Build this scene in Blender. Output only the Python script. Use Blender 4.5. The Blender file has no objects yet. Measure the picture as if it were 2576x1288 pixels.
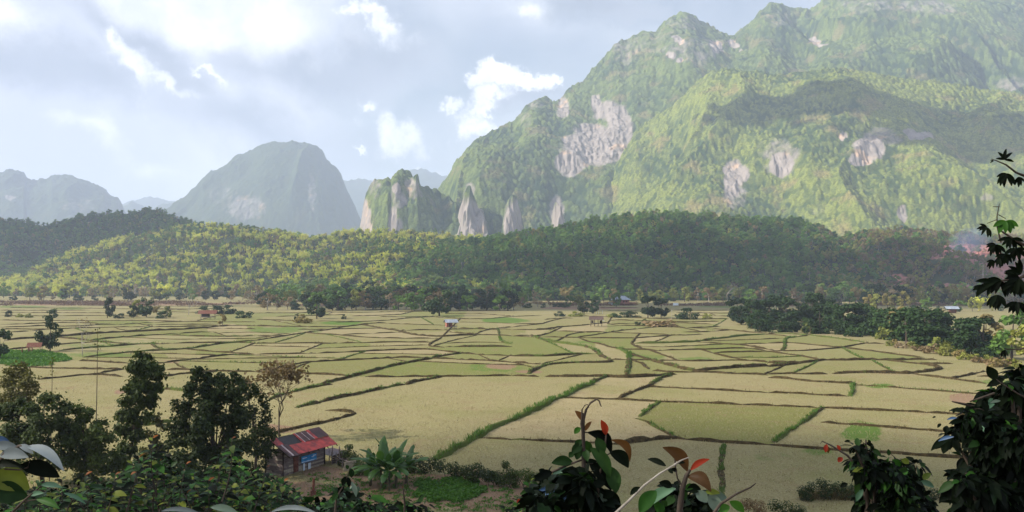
import bpy, math, random
import numpy as np
from mathutils import Vector

# ------------------------------------------------------------------ camera, sky, sun, exposure
F = 2022.0; CX = 1288.0; HZ = 705.0; H = 22.0        # focal length, horizon row and eye height (photo 2576 px wide)
scene = bpy.context.scene
C = scene.collection
cam_d = bpy.data.cameras.new('camera'); cam = bpy.data.objects.new('camera', cam_d); C.objects.link(cam)
cam.location = (0, 0, H); cam.rotation_euler = (math.pi/2, 0, 0)
cam_d.sensor_width = 36.0; cam_d.lens = 36.0*F/2576.0; cam_d.shift_y = (HZ-644.0)/2576.0
cam_d.clip_start = 0.1; cam_d.clip_end = 40000
scene.camera = cam
SUN_AZ = math.radians(-99); SUN_EL = math.radians(34)
scene.view_settings.view_transform = 'Standard'; scene.view_settings.look = 'None'
scene.view_settings.exposure = 0.9; scene.view_settings.gamma = 1.0
sun_d = bpy.data.lights.new('sun', 'SUN'); sun_d.energy = 5.0; sun_d.angle = math.radians(0.5); sun_d.color = (1.0, 0.93, 0.80)
sun = bpy.data.objects.new('sun', sun_d); C.objects.link(sun)
SD = Vector((math.sin(SUN_AZ)*math.cos(SUN_EL), math.cos(SUN_AZ)*math.cos(SUN_EL), math.sin(SUN_EL)))
sun.rotation_euler = SD.to_track_quat('Z', 'Y').to_euler(); sun.location = (-300, 60, 300)
cy = scene.cycles
cy.max_bounces = 7; cy.diffuse_bounces = 2; cy.glossy_bounces = 2; cy.transmission_bounces = 3
cy.transparent_max_bounces = 6; cy.volume_bounces = 4

class NT:                                              # tiny node-tree helper
    def __init__(s, tree): s.t = tree; s.n = tree.nodes; s.l = tree.links
    def new(s, kind, **kw):
        n = s.n.new(kind)
        for k, v in kw.items(): setattr(n, k, v)
        return n
    def put(s, sock, v):
        if isinstance(v, bpy.types.NodeSocket): s.l.new(v, sock)
        elif v is not None: sock.default_value = v
    def m(s, op, a, b=None, c=None, clamp=False):
        n = s.new('ShaderNodeMath', operation=op); n.use_clamp = clamp
        s.put(n.inputs[0], a); s.put(n.inputs[1], b)
        if c is not None: s.put(n.inputs[2], c)
        return n.outputs[0]
    def mix(s, f, a, b, mode='MIX'):
        n = s.new('ShaderNodeMix', data_type='RGBA', blend_type=mode)
        s.put(n.inputs[0], f)
        for i, v in ((6, a), (7, b)):
            if isinstance(v, tuple) and len(v) == 3: v = v+(1,)
            s.put(n.inputs[i], v)
        return n.outputs[2]
    def noise(s, vec, scale, detail=3, rough=0.55, dist=0.0, out=0):
        n = s.new('ShaderNodeTexNoise'); s.put(n.inputs['Vector'], vec)
        n.inputs['Scale'].default_value = scale; n.inputs['Detail'].default_value = detail
        n.inputs['Roughness'].default_value = rough; n.inputs['Distortion'].default_value = dist
        return n.outputs[out]
    def step(s, v, a, b):                              # smoothstep from a (0) to b (1)
        n = s.new('ShaderNodeMapRange', interpolation_type='SMOOTHSTEP'); n.clamp = True
        s.put(n.inputs[0], v); n.inputs[1].default_value = a; n.inputs[2].default_value = b
        return n.outputs[0]

world = bpy.data.worlds.new('World'); scene.world = world; world.use_nodes = True
w = NT(world.node_tree); w.n.clear()
sky = w.new('ShaderNodeTexSky', sky_type='NISHITA'); sky.sun_disc = False
sky.sun_elevation = SUN_EL; sky.sun_rotation = SUN_AZ; sky.air_density = 1.3; sky.dust_density = 1.5; sky.ozone_density = 1.2
bg_sky = w.new('ShaderNodeBackground'); w.l.new(sky.outputs[0], bg_sky.inputs[0]); bg_sky.inputs[1].default_value = 0.065
tc = w.new('ShaderNodeTexCoord'); sp = w.new('ShaderNodeSeparateXYZ'); w.l.new(tc.outputs['Generated'], sp.inputs[0])
az = w.m('ARCTAN2', sp.outputs[0], sp.outputs[1]); el = w.m('ARCSINE', sp.outputs[2])
def ae(px, py):
    u = (px-CX)/F; v = (HZ-py)/F
    return math.atan(u), math.atan2(v, math.hypot(1, u))
gen = tc.outputs['Generated']
n1 = w.new('ShaderNodeTexNoise'); w.l.new(gen, n1.inputs['Vector']); n1.inputs['Scale'].default_value = 15; n1.inputs['Detail'].default_value = 9; n1.inputs['Roughness'].default_value = .62
n2 = w.new('ShaderNodeTexNoise'); w.l.new(gen, n2.inputs['Vector']); n2.inputs['Scale'].default_value = 4; n2.inputs['Detail'].default_value = 3
s1 = w.new('ShaderNodeSeparateXYZ'); w.l.new(n1.outputs['Color'], s1.inputs[0])
s2 = w.new('ShaderNodeSeparateXYZ'); w.l.new(n2.outputs['Color'], s2.inputs[0])
def warp(c, a, b, wa, wb):
    return w.m('ADD', c, w.m('ADD', w.m('MULTIPLY_ADD', a, wa, -wa/2), w.m('MULTIPLY_ADD', b, wb, -wb/2)))
AZ = warp(az, s1.outputs[0], s2.outputs[0], .17, .09); EL = warp(el, s1.outputs[1], s2.outputs[1], .15, .07)
AS = warp(az, s1.outputs[2], s2.outputs[1], .12, .30); ES = warp(el, s1.outputs[0], s2.outputs[2], .10, .16)
def blob(px, py, rx, ry, rot=0, soft=.6, sharp=True):
    soft = soft*1.15+.35
    a0, e0 = ae(px, py); A, E = (AZ, EL) if sharp else (AS, ES)
    dx = w.m('SUBTRACT', A, a0); dy = w.m('SUBTRACT', E, e0)
    c, s_ = math.cos(math.radians(rot)), math.sin(math.radians(rot))
    u = w.m('ADD', w.m('MULTIPLY', dx, c*F/rx), w.m('MULTIPLY', dy, s_*F/rx))
    v = w.m('ADD', w.m('MULTIPLY', dx, -s_*F/ry), w.m('MULTIPLY', dy, c*F/ry))
    d = w.m('SQRT', w.m('ADD', w.m('MULTIPLY', u, u), w.m('MULTIPLY', v, v)))
    return w.step(d, 1.0+soft*.5, 1.0-soft*.5)
def union(ms):
    r = ms[0]
    for m_ in ms[1:]: r = w.m('MAXIMUM', r, m_)
    return r
def build_sky():
    # a thin bright veil, grey cloud banks, then sunlit cumulus
    veil = w.step(w.noise(gen, 3.2, 5, .55, .6), .30, .66)
    left = w.step(az, ae(1120, 0)[0], ae(700, 0)[0])
    low = w.step(el, .22, .04)
    veil = w.m('MAXIMUM', w.m('MULTIPLY_ADD', veil, .45, .20), w.m('MAXIMUM', w.m('MULTIPLY', left, .94), w.m('MULTIPLY', low, .66)), clamp=True)
    vt = w.mix(w.step(w.noise(gen, 5, 4, .5, .4), .35, .65), (.84, .89, 1.04), (1.20, 1.22, 1.32))
    mid = [blob(900, 150, 230, 75, -6, 1.0, False), blob(200, 200, 160, 62, -12, .9, False), blob(1560, 15, 150, 40, 0, 1.2, False), blob(720, 300, 260, 60, -10, 1.6, False), blob(1290, 285, 90, 28, 0, .9, False), blob(60, 20, 60, 40, 0, 1.4, False), blob(440, 120, 190, 45, -30, 1.4, False)]
    brt = [blob(610, 10, 260, 62, -4, 1.2, False), blob(965, 45, 80, 30, -40, 1.1), blob(925, 0, 60, 30, 0, 1.0), blob(100, 60, 34, 58, 20, 1.6, False),
           blob(335, 170, 26, 66, 38, 1.2), blob(298, 122, 16, 38, 22, 1.2), blob(435, 237, 55, 14, -8, 1.1), blob(560, 180, 40, 8, -38, 1.2),
           blob(1265, 208, 66, 42, 10, .35), blob(1325, 225, 34, 28, 0, .4), blob(1200, 300, 40, 38, 0, 1.0), blob(1240, 262, 50, 18, 0, .9), blob(1045, 330, 52, 34, 0, 1.5), blob(1050, 412, 50, 18, 0, 1.0),
           blob(1370, 45, 60, 34, 0, 1.4, False), blob(900, 340, 22, 8, -20, 1.2), blob(200, 378, 46, 20, 0, 1.5, False), blob(350, 425, 52, 20, 0, 1.6, False), blob(960, 268, 24, 16, 0, 1.2), blob(1150, 255, 18, 22, 0, 1.3)]
    gaps = blob(1080, 250, 150, 40, 0, 1.3, False)
    veil = w.m('MULTIPLY', veil, w.m('MULTIPLY_ADD', gaps, -.35, 1))
    gm = union(mid); bm = union(brt)
    gcol = w.mix(w.step(w.noise(gen, 7, 4), .3, .7), (.30, .37, .48), (.48, .54, .66))
    col = w.mix(w.m('MULTIPLY', gm, .85), vt, gcol)
    fac = w.m('MAXIMUM', veil, w.m('MULTIPLY', gm, .9))
    col = w.mix(bm, col, w.mix(w.step(w.noise(gen, 18, 5, .6, .3), .32, .62), (1.12, 1.17, 1.34), (1.50, 1.50, 1.54))); fac = w.m('MAXIMUM', fac, bm, clamp=True)
    bg_cl = w.new('ShaderNodeBackground'); w.l.new(col, bg_cl.inputs[0]); bg_cl.inputs[1].default_value = SKY_CLOUD
    mx = w.new('ShaderNodeMixShader'); w.l.new(fac, mx.inputs[0]); w.l.new(bg_sky.outputs[0], mx.inputs[1]); w.l.new(bg_cl.outputs[0], mx.inputs[2])
    out = w.new('ShaderNodeOutputWorld'); w.l.new(mx.outputs[0], out.inputs[0])
SKY_CLOUD = .52
build_sky()

# ------------------------------------------------------------------ helpers
def at(px, py, Y): return Vector(((px-CX)/F*Y, Y, H+(HZ-py)/F*Y))
def Yg(py): return H*F/(py-HZ)
def gnd(px, py, z=0.0):
    Y = (H-z)*F/(py-HZ); return Vector(((px-CX)/F*Y, Y, z))
def TT(c, r, pts): return [(644*c+x/4.0, 322*r+y/4.0) for x, y in pts]
def TP(c, r, x, y): return (644*c+x/4.0, 322*r+y/4.0)

def tag(o, label=None, cat=None, group=None, kind=None):
    if label: o['label'] = label
    if cat: o['category'] = cat
    if group: o['group'] = group
    if kind: o['kind'] = kind
    return o
def thing(name, label, cat, loc=(0, 0, 0), rz=0.0, group=None):
    o = bpy.data.objects.new(name, None); C.objects.link(o); o.location = loc; o.rotation_euler = (0, 0, rz); o.empty_display_size = .3
    return tag(o, label, cat, group)

class MB:                                              # mesh builder: any polygons, optional per-face tint
    def __init__(s): s.v = []; s.f = []; s.t = []; s.n = 0; s.mi = []
    def add(s, v, f, tint=0.5, mi=0):
        v = np.asarray(v, dtype=np.float64).reshape(-1, 3); f = np.asarray(f, dtype=np.int64)
        s.v.append(v); s.f.append(f+s.n); s.n += len(v)
        s.t.append(np.full(len(f), tint, dtype=np.float32) if np.isscalar(tint) else np.asarray(tint, dtype=np.float32))
        s.mi.append(np.full(len(f), mi, dtype=np.int32))
        return s
    def box(s, c, sz, rz=0.0, tint=.5, mi=0, rx=0.0, ry=0.0):
        hx, hy, hz = sz[0]/2, sz[1]/2, sz[2]/2
        p = np.array([(x, y, z) for z in (-hz, hz) for y in (-hy, hy) for x in (-hx, hx)])
        if rx: p = p @ np.array([[1, 0, 0], [0, math.cos(rx), -math.sin(rx)], [0, math.sin(rx), math.cos(rx)]]).T
        if ry: p = p @ np.array([[math.cos(ry), 0, math.sin(ry)], [0, 1, 0], [-math.sin(ry), 0, math.cos(ry)]]).T
        if rz: p = p @ np.array([[math.cos(rz), -math.sin(rz), 0], [math.sin(rz), math.cos(rz), 0], [0, 0, 1]]).T
        return s.add(p+np.array(c), [(0, 2, 3, 1), (4, 5, 7, 6), (0, 1, 5, 4), (2, 6, 7, 3), (0, 4, 6, 2), (1, 3, 7, 5)], tint, mi)
    def tube(s, pts, rad, k=6, tint=.5, mi=0):
        pts = [Vector(p) for p in pts]; n = len(pts); V = []
        if np.isscalar(rad): rad = [rad]*n
        ref = Vector((0.31, 0.17, 0.9)).normalized()
        for i, p in enumerate(pts):
            d = (pts[min(i+1, n-1)]-pts[max(i-1, 0)]).normalized()
            r_ = ref if abs(d.dot(ref)) < .95 else Vector((1, 0, 0))
            a = d.cross(r_).normalized(); b = d.cross(a)
            for j in range(k):
                q = 2*math.pi*j/k; V.append(p+(a*math.cos(q)+b*math.sin(q))*rad[i])
        Fc = [(i*k+j, i*k+(j+1) % k, (i+1)*k+(j+1) % k, (i+1)*k+j) for i in range(n-1) for j in range(k)]
        s.add(V, Fc, tint, mi)
        s.add(V[:k], [tuple(range(k))], tint, mi); s.add(V[-k:], [tuple(range(k))], tint, mi)
        return s
    def mesh(s, name, mats, smooth=False):
        me = bpy.data.meshes.new(name)
        if s.n == 0: return me
        V = np.concatenate(s.v)
        loops = np.concatenate([f.ravel() for f in s.f])
        tot = np.concatenate([np.full(len(f), f.shape[1]) for f in s.f if len(f)])
        me.vertices.add(len(V)); me.vertices.foreach_set('co', V.astype(np.float32).ravel())
        me.loops.add(len(loops)); me.loops.foreach_set('vertex_index', loops.astype(np.int32))
        me.polygons.add(len(tot)); st = np.concatenate(([0], np.cumsum(tot)[:-1]))
        me.polygons.foreach_set('loop_start', st.astype(np.int32)); me.polygons.foreach_set('loop_total', tot.astype(np.int32))
        me.polygons.foreach_set('material_index', np.concatenate(s.mi))
        me.polygons.foreach_set('use_smooth', np.full(len(tot), smooth))
        a = me.attributes.new('tint', 'FLOAT', 'FACE'); a.data.foreach_set('value', np.concatenate(s.t))
        me.update(calc_edges=True)
        for m_ in (mats if isinstance(mats, (list, tuple)) else [mats]): me.materials.append(m_)
        return me
    def build(s, name, mats, parent=None, smooth=False, loc=None):
        o = bpy.data.objects.new(name, s.mesh(name, mats, smooth)); C.objects.link(o)
        if parent is not None: o.parent = parent
        if loc is not None: o.location = loc
        return o

def grid_mesh(name, P, mat, attrs=None, smooth=True):  # P: (n,m,3)
    n, m_ = P.shape[:2]
    idx = np.arange(n*m_).reshape(n, m_)
    q = np.stack([idx[:-1, :-1], idx[:-1, 1:], idx[1:, 1:], idx[1:, :-1]], -1).reshape(-1, 4)
    me = bpy.data.meshes.new(name)
    me.vertices.add(n*m_); me.vertices.foreach_set('co', P.astype(np.float32).ravel())
    me.loops.add(q.size); me.loops.foreach_set('vertex_index', q.astype(np.int32).ravel())
    me.polygons.add(len(q)); me.polygons.foreach_set('loop_start', (np.arange(len(q))*4).astype(np.int32)); me.polygons.foreach_set('loop_total', np.full(len(q), 4, dtype=np.int32))
    me.polygons.foreach_set('use_smooth', np.full(len(q), smooth))
    for k, v in (attrs or {}).items():
        a = me.attributes.new(k, 'FLOAT', 'POINT'); a.data.foreach_set('value', v.astype(np.float32).ravel())
    me.update(calc_edges=True); me.materials.append(mat)
    o = bpy.data.objects.new(name, me); C.objects.link(o)
    return o

def h2(ix, iy, s=0):
    n = (ix.astype(np.int64)*374761393+iy.astype(np.int64)*668265263+s*1442695041) & 0xffffffff
    n = ((n ^ (n >> 13))*1274126177) & 0xffffffff
    n = ((n ^ (n >> 15))*2246822519) & 0xffffffff
    return ((n ^ (n >> 16)) & 0xffffff)/float(0x1000000)
def vn(x, y, s=0):
    x = np.asarray(x, float); y = np.asarray(y, float)
    ix = np.floor(x); iy = np.floor(y); fx = x-ix; fy = y-iy; fx = fx*fx*(3-2*fx); fy = fy*fy*(3-2*fy)
    a = h2(ix, iy, s); b = h2(ix+1, iy, s); c = h2(ix, iy+1, s); d = h2(ix+1, iy+1, s)
    return (a+(b-a)*fx)*(1-fy)+(c+(d-c)*fx)*fy
def fbm(x, y, o=4, s=0):
    r = 0; a = .5; t = 0
    for i in range(o):
        r = r+a*vn(x, y, s+i*7); t += a; a *= .5; x = x*2.03+11.3; y = y*2.03+5.7
    return r/t*2-1
def cells(x, y, s=0):                                  # nearest-seed distance and that seed's random number
    ix = np.floor(x); iy = np.floor(y); best = np.full(x.shape, 9.0); rnd = np.zeros(x.shape)
    for dx in (-1, 0, 1):
        for dy in (-1, 0, 1):
            cx_ = ix+dx; cy_ = iy+dy
            d = np.hypot(cx_+h2(cx_, cy_, s)-x, cy_+h2(cx_, cy_, s+1)-y)
            m_ = d < best; best = np.where(m_, d, best); rnd = np.where(m_, h2(cx_, cy_, s+2), rnd)
    return best, rnd
def interp(pts, x):
    p = np.array(pts, float); return np.interp(x, p[:, 0], p[:, 1])
def sst(x, a, b):
    t = np.clip((x-a)/(b-a), 0, 1); return t*t*(3-2*t)

# ------------------------------------------------------------------ materials
def mat(name):
    m_ = bpy.data.materials.new(name); m_.use_nodes = True; t = NT(m_.node_tree); t.n.clear()
    out = t.new('ShaderNodeOutputMaterial'); return m_, t, out
def bsdf(t, out, col, rough=.8, bump=None, bd=.05, spec=.3, metal=0.0):
    b = t.new('ShaderNodeBsdfPrincipled')
    if isinstance(col, tuple) and len(col) == 3: col = col+(1,)
    t.put(b.inputs['Base Color'], col); t.put(b.inputs['Roughness'], rough); b.inputs['Specular IOR Level'].default_value = spec
    b.inputs['Metallic'].default_value = metal
    if bump is not None:
        bn = t.new('ShaderNodeBump'); bn.inputs['Distance'].default_value = bd; bn.inputs['Strength'].default_value = 1.0
        t.put(bn.inputs['Height'], bump); t.l.new(bn.outputs[0], b.inputs['Normal'])
    t.l.new(b.outputs[0], out.inputs[0]); return b
def pos(t, obj=False):
    if obj: return t.new('ShaderNodeTexCoord').outputs['Object']
    return t.new('ShaderNodeNewGeometry').outputs['Position']
def scaled(t, v, s):
    n = t.new('ShaderNodeVectorMath', operation='MULTIPLY'); t.put(n.inputs[0], v); n.inputs[1].default_value = s; return n.outputs[0]
def attr(t, name):
    n = t.new('ShaderNodeAttribute'); n.attribute_name = name; return n.outputs['Fac']

def leafmat(name, c0, c1, c2=None, tr=.28, patch=70.0, rough=.6, spec=.25):
    """leaf colour runs from c0 to c1 with the leaf, the tree and the stand it is in; c2 is an occasional third hue"""
    m_, t, out = mat(name)
    oi = t.new('ShaderNodeObjectInfo')
    f = t.m('ADD', t.m('MULTIPLY', attr(t, 'tint'), .34), t.m('MULTIPLY', oi.outputs['Random'], .48))
    pn = t.step(t.noise(oi.outputs['Location'], 1.0/patch, 2), .35, .65)
    f = t.m('ADD', f, t.m('MULTIPLY', pn, .26), clamp=True)
    col = t.mix(f, c0, c1)
    if c2:
        r2 = t.m('FRACT', t.m('MULTIPLY', oi.outputs['Random'], 37.7))
        col = t.mix(t.m('MULTIPLY', t.step(r2, .70, .80), .8), col, c2)
    b = t.new('ShaderNodeBsdfPrincipled'); t.l.new(col, b.inputs['Base Color']); b.inputs['Roughness'].default_value = rough; b.inputs['Specular IOR Level'].default_value = spec
    tl = t.new('ShaderNodeBsdfTranslucent'); t.l.new(t.mix(.5, col, (1, 1, .25), 'MULTIPLY'), tl.inputs[0])
    mx = t.new('ShaderNodeMixShader'); mx.inputs[0].default_value = tr
    t.l.new(b.outputs[0], mx.inputs[1]); t.l.new(tl.outputs[0], mx.inputs[2]); t.l.new(mx.outputs[0], out.inputs[0])
    return m_
M = {}
M['leaf'] = leafmat('foliage_green', (.022, .072, .016), (.20, .34, .052), (.16, .22, .05))
M['leaf_dark'] = leafmat('foliage_dark', (.012, .050, .012), (.13, .28, .042), tr=.25)
M['leaf_deep_shaded'] = leafmat('foliage_deep_shaded', (.004, .014, .004), (.036, .080, .014), tr=.2)  # darker leaves; the hedge's shade and backlighting are put into this colour
M['leaf_bamboo'] = leafmat('foliage_bamboo', (.24, .32, .05), (.74, .74, .14), (.58, .54, .15), tr=.4)
M['leaf_brown'] = leafmat('foliage_dry', (.10, .075, .035), (.27, .19, .095), (.30, .23, .14))
M['leaf_olive'] = leafmat('foliage_olive', (.09, .12, .025), (.34, .35, .075), (.27, .20, .08))
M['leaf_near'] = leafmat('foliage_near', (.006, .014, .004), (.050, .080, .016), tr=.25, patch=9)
M['grass'] = leafmat('grass_green', (.035, .085, .012), (.10, .20, .030), tr=.3, patch=12)
M['grass_dry'] = leafmat('grass_dry', (.07, .05, .022), (.22, .18, .07), tr=.2, patch=12)
def simple(name, c0, c1, scale=3.0, rough=.8, stretch=(1, 1, 1), spec=.3, metal=0.0, obj=True, bd=.01):
    m_, t, out = mat(name); v = scaled(t, pos(t, obj), stretch)
    n = t.noise(v, scale, 5, .6); c = t.mix(t.step(n, .3, .7), c0, c1)
    bsdf(t, out, c, rough, n, bd, spec, metal); return m_
M['bark'] = simple('bark_brown', (.030, .022, .016), (.10, .075, .055), 4, stretch=(3, 3, .6))
M['bark_pale'] = simple('bark_pale', (.22, .19, .15), (.45, .41, .35), 4, stretch=(3, 3, .6))
M['wood'] = simple('wood_weathered', (.10, .075, .075), (.30, .25, .23), 5, stretch=(1, 1, 1))
M['wood_dark'] = simple('wood_dark', (.025, .018, .015), (.08, .055, .045), 5)
M['soil'] = simple('soil_dark', (.05, .032, .018), (.13, .085, .045), 2, obj=False, bd=.05)
# ------------------------------------------------------------------ hills and mountains (structure)
def terrain_mat(name, v0, v1, v2, rock=(.31, .27, .245), fine=.20, big=.004):
    m_, t, out = mat(name); p = pos(t)
    cell = attr(t, 'cell'); rk = attr(t, 'rock')
    f = t.m('ADD', t.m('MULTIPLY_ADD', cell, 1.1, -.25), t.m('MULTIPLY_ADD', t.step(t.noise(p, big, 4), .35, .65), .7, -.1), clamp=True)
    veg = t.mix(f, v0, v1)
    veg = t.mix(t.m('MULTIPLY', t.step(t.noise(p, big*3, 3), .56, .68), .7), veg, v2)
    veg = t.mix(t.step(t.noise(p, fine, 3), .30, .62), t.mix(.55, veg, (.01, .02, .01)), veg)
    streak = t.noise(scaled(t, p, (1, 1, .22)), .045, 6, .65)
    rc = t.mix(t.step(streak, .38, .62), t.mix(.42, rock, (.11, .095, .085)), rock)
    rc = t.mix(t.m('MULTIPLY', t.step(t.noise(p, .012, 3), .58, .66), .55), rc, (.55, .36, .22))
    mask = t.step(t.m('ADD', rk, t.m('MULTIPLY_ADD', t.noise(scaled(t, p, (1, 1, .5)), .035, 5, .65), 1.0, -.5)), .26, .74)
    bsdf(t, out, t.mix(mask, veg, rc), .9, spec=.1); return m_
M['mtn'] = terrain_mat('mountain_forest', (.030, .058, .022), (.135, .175, .045), (.20, .17, .075))
M['mtn_near'] = terrain_mat('mountain_slope', (.038, .070, .022), (.195, .225, .048), (.25, .20, .08))
M['mtn_far'] = terrain_mat('mountain_far', (.025, .045, .022), (.050, .075, .030), (.06, .07, .03), rock=(.25, .23, .21))
M['hillsoil'] = terrain_mat('hill_floor', (.012, .022, .008), (.035, .050, .016), (.06, .045, .02), rock=(.36, .15, .12), fine=.3, big=.02)

class Hill:
    def __init__(s, ridge, Yr, Yb, seed, p=1.15, amp=0.0, wl=260.0, gully=0.0, drop=0, rough_ridge=0.0):
        s.r = ridge; s.Yr = Yr; s.Yb = Yb; s.seed = seed; s.p = p; s.amp = amp; s.wl = wl; s.gully = gully; s.drop = drop; s.rr = rough_ridge
    def ev(s, px, t):                                  # px, t arrays -> x, y, z ; t 0 base .. 1 ridge .. >1 far side
        Yr = interp(s.Yr, px) if isinstance(s.Yr, list) else s.Yr+0*px
        Yb = interp(s.Yb, px) if isinstance(s.Yb, list) else s.Yb+0*px
        py = interp(s.r, px)+s.drop
        zr = np.maximum(H+(HZ-py)/F*Yr, -6)
        Y = Yb+(Yr-Yb)*t; x = (px-CX)/F*Y
        tt = np.clip(t, 0, 1)
        z = -4+(zr+4)*np.where(t <= 1, tt**s.p, 1-1.1*(np.maximum(t-1, 0))**1.3)
        wgt = np.sin(np.pi*np.clip(tt, 0, 1))**.8
        k = fbm(x/s.wl, Y/s.wl, 4, s.seed)
        g = 1-2*np.abs(vn(x/s.wl*1.5+2*fbm(x/500, Y/500, 2, s.seed+3), Y/s.wl*.35, s.seed+5)*2-1)
        sc = np.clip(zr/60, .05, 1)
        z = z+(k*s.amp+g*s.gully)*wgt*sc
        z = z+s.rr*fbm(x/40, Y/40, 3, s.seed+9)*np.clip(t*3-2, 0, 1)*sc
        return x, Y, z
    def mesh(s, name, x0, x1, step, nt, m_, canopy=5.0, csize=11.0, rocks=(), tmax=1.5, cliff=()):
        px = np.arange(x0, x1+step, step); t1 = np.linspace(0, 1, nt); t2 = np.linspace(1, tmax, max(8, nt//8))[1:]
        t = np.concatenate([t1, t2]); PX, Tt = np.meshgrid(px, t, indexing='ij')
        x, Y, z = s.ev(PX, Tt)
        py = HZ-(z-H)*F/Y
        rock = np.zeros(PX.shape)
        for (cx_, cy_, rx, ry, amt) in rocks:          # bare limestone faces
            wx = 14*fbm(x/60, Y/60, 3, 77); d = np.hypot((PX-cx_+wx)/rx, (py-cy_+wx)/ry)
            rock = np.maximum(rock, amt*(1-sst(d, .55, 1.15)))
        G1, gn = cells(x/csize/2.6, Y/csize/2.2, s.seed+40); z = z+canopy*1.1*np.sqrt(np.clip(1-(G1/.75)**2, 0, 1))*gn
        F1, rn = cells(x/csize, Y/csize*.8, s.seed+20)
        dome = np.sqrt(np.clip(1-(F1/.72)**2, 0, 1))
        z = z+canopy*(dome*(.35+1.3*rn*rn))*(1-np.clip(rock*1.3, 0, 1))*(Tt < 1.08)
        # limestone walls get ribs instead of crowns
        rib = fbm(x/14, Y/50, 4, 31)
        Y = Y+rock*rib*14; z = z+rock*fbm(x/9, Y/9, 3, 5)*6
        return grid_mesh(name, np.stack([x, Y, z], -1), m_, {'cell': rn, 'rock': rock})

def S(o, kind='structure'): o['kind'] = kind; return o

farA = Hill([(700, 520), (860, 455), (905, 452), (950, 455), (1000, 448), (1035, 428), (1060, 425), (1085, 434), (1125, 445), (1180, 480), (1300, 520)], 8800, 7600, 3, amp=30, rough_ridge=25)
S(farA.mesh('mountain_range', 700, 1300, 4, 60, M['mtn_far'], 4, 22))
farB = Hill([(240, 540), (310, 512), (345, 502), (372, 494), (400, 500), (440, 508), (520, 540)], 10400, 9200, 13, amp=20, rough_ridge=20)
S(farB.mesh('mountain_range', 240, 520, 4, 50, M['mtn_far'], 4, 22))
farC = Hill([(290, 560), (310, 520), (330, 508), (352, 515), (375, 530), (400, 518), (430, 510), (470, 530), (500, 560)], 8200, 7300, 14, amp=20, rough_ridge=18)
S(farC.mesh('mountain_range', 290, 500, 4, 50, M['mtn_far'], 4, 22))
leftE = Hill([(-60, 445), (-10, 437), (0, 433), (15, 428), (38, 429), (60, 437), (66, 450), (85, 454), (100, 452), (118, 452), (130, 441), (150, 442), (175, 440), (192, 445), (205, 452), (225, 460), (248, 467), (262, 475), (275, 490), (298, 500), (308, 515), (314, 532), (330, 570)], 6100, 5100, 5, p=.7, amp=40, gully=40, rough_ridge=22)
S(leftE.mesh('mountain', -70, 335, 2.5, 160, M['mtn_far'], 6, 18, rocks=[(28, 500, 14, 8, .9), (200, 520, 60, 20, .4)]))
butte = Hill([(380, 560), (420, 530), (440, 512), (470, 495), (495, 465), (510, 448), (532, 432), (555, 426), (572, 412), (585, 398), (604, 389), (625, 384), (640, 375), (655, 366), (668, 362), (695, 361), (730, 358), (760, 360), (785, 364), (800, 371), (812, 383), (820, 400), (832, 413), (848, 424), (858, 440), (866, 462), (872, 478), (882, 498), (893, 520), (903, 545), (912, 560), (925, 600)], 5500, 4700, 8, p=.55, amp=35, gully=60, rough_ridge=15)
S(butte.mesh('mountain', 380, 926, 2.5, 190, M['mtn_far'], 6, 18, rocks=[(620, 525, 60, 45, .55), (560, 500, 40, 50, .35), (785, 490, 14, 60, .5), (700, 430, 50, 35, .2)]))

ridgeA = [(1000, 600), (1080, 520), (1105, 478), (1130, 442), (1150, 405), (1175, 380), (1200, 352), (1230, 338), (1262, 322), (1290, 312), (1302, 300), (1318, 278), (1332, 262), (1352, 250), (1372, 250), (1390, 256), (1410, 248), (1440, 221), (1480, 190), (1500, 170), (1520, 145), (1540, 120), (1556, 108), (1578, 104), (1590, 92), (1620, 84), (1650, 78), (1668, 60), (1690, 42), (1712, 32), (1728, 32), (1745, 40), (1760, 53), (1785, 67), (1810, 82), (1835, 92), (1850, 90), (1865, 75), (1882, 68), (1898, 48), (1912, 28), (1935, 14), (1965, 12), (1985, 20), (2005, 27), (2035, 26), (2058, 10), (2070, -8), (2120, -30), (2200, -45), (2350, -40), (2576, -20), (2800, 40)]
mA = Hill(ridgeA, [(1000, 2700), (1300, 3100), (1700, 3550), (2100, 3650), (2800, 3500)], [(1000, 2250), (1300, 2300), (2800, 2350)], 21, p=.92, amp=120, wl=420, gully=90, rough_ridge=14)
S(mA.mesh('mountain', 1000, 2800, 2.0, 460, M['mtn'], 6, 12.0, rocks=[
    (1500, 370, 105, 62, .95), (1560, 320, 40, 60, .9), (1440, 415, 55, 38, .9), (1530, 285, 55, 30, .7), (1500, 265, 20, 30, .8), (1415, 275, 22, 35, .75), (1345, 262, 30, 20, .45), (1400, 535, 26, 45, .75),
    (1705, 100, 14, 8, 1), (1690, 142, 12, 9, 1), (1712, 155, 12, 9, 1), (1740, 130, 90, 50, .42), (1805, 122, 22, 14, 1), (1850, 118, 16, 8, .8), (2058, 110, 26, 8, .9), (1580, 130, 60, 50, .40), (1720, 60, 60, 25, .40), (1650, 110, 120, 40, .35), (1960, 50, 60, 30, .35), (1130, 540, 30, 30, .5),
    (1180, 490, 20, 40, .6), (1320, 300, 20, 30, .4), (2540, 210, 60, 20, .5), (2330, 20, 100, 25, .45), (2180, 15, 90, 25, .4)]))
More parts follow.
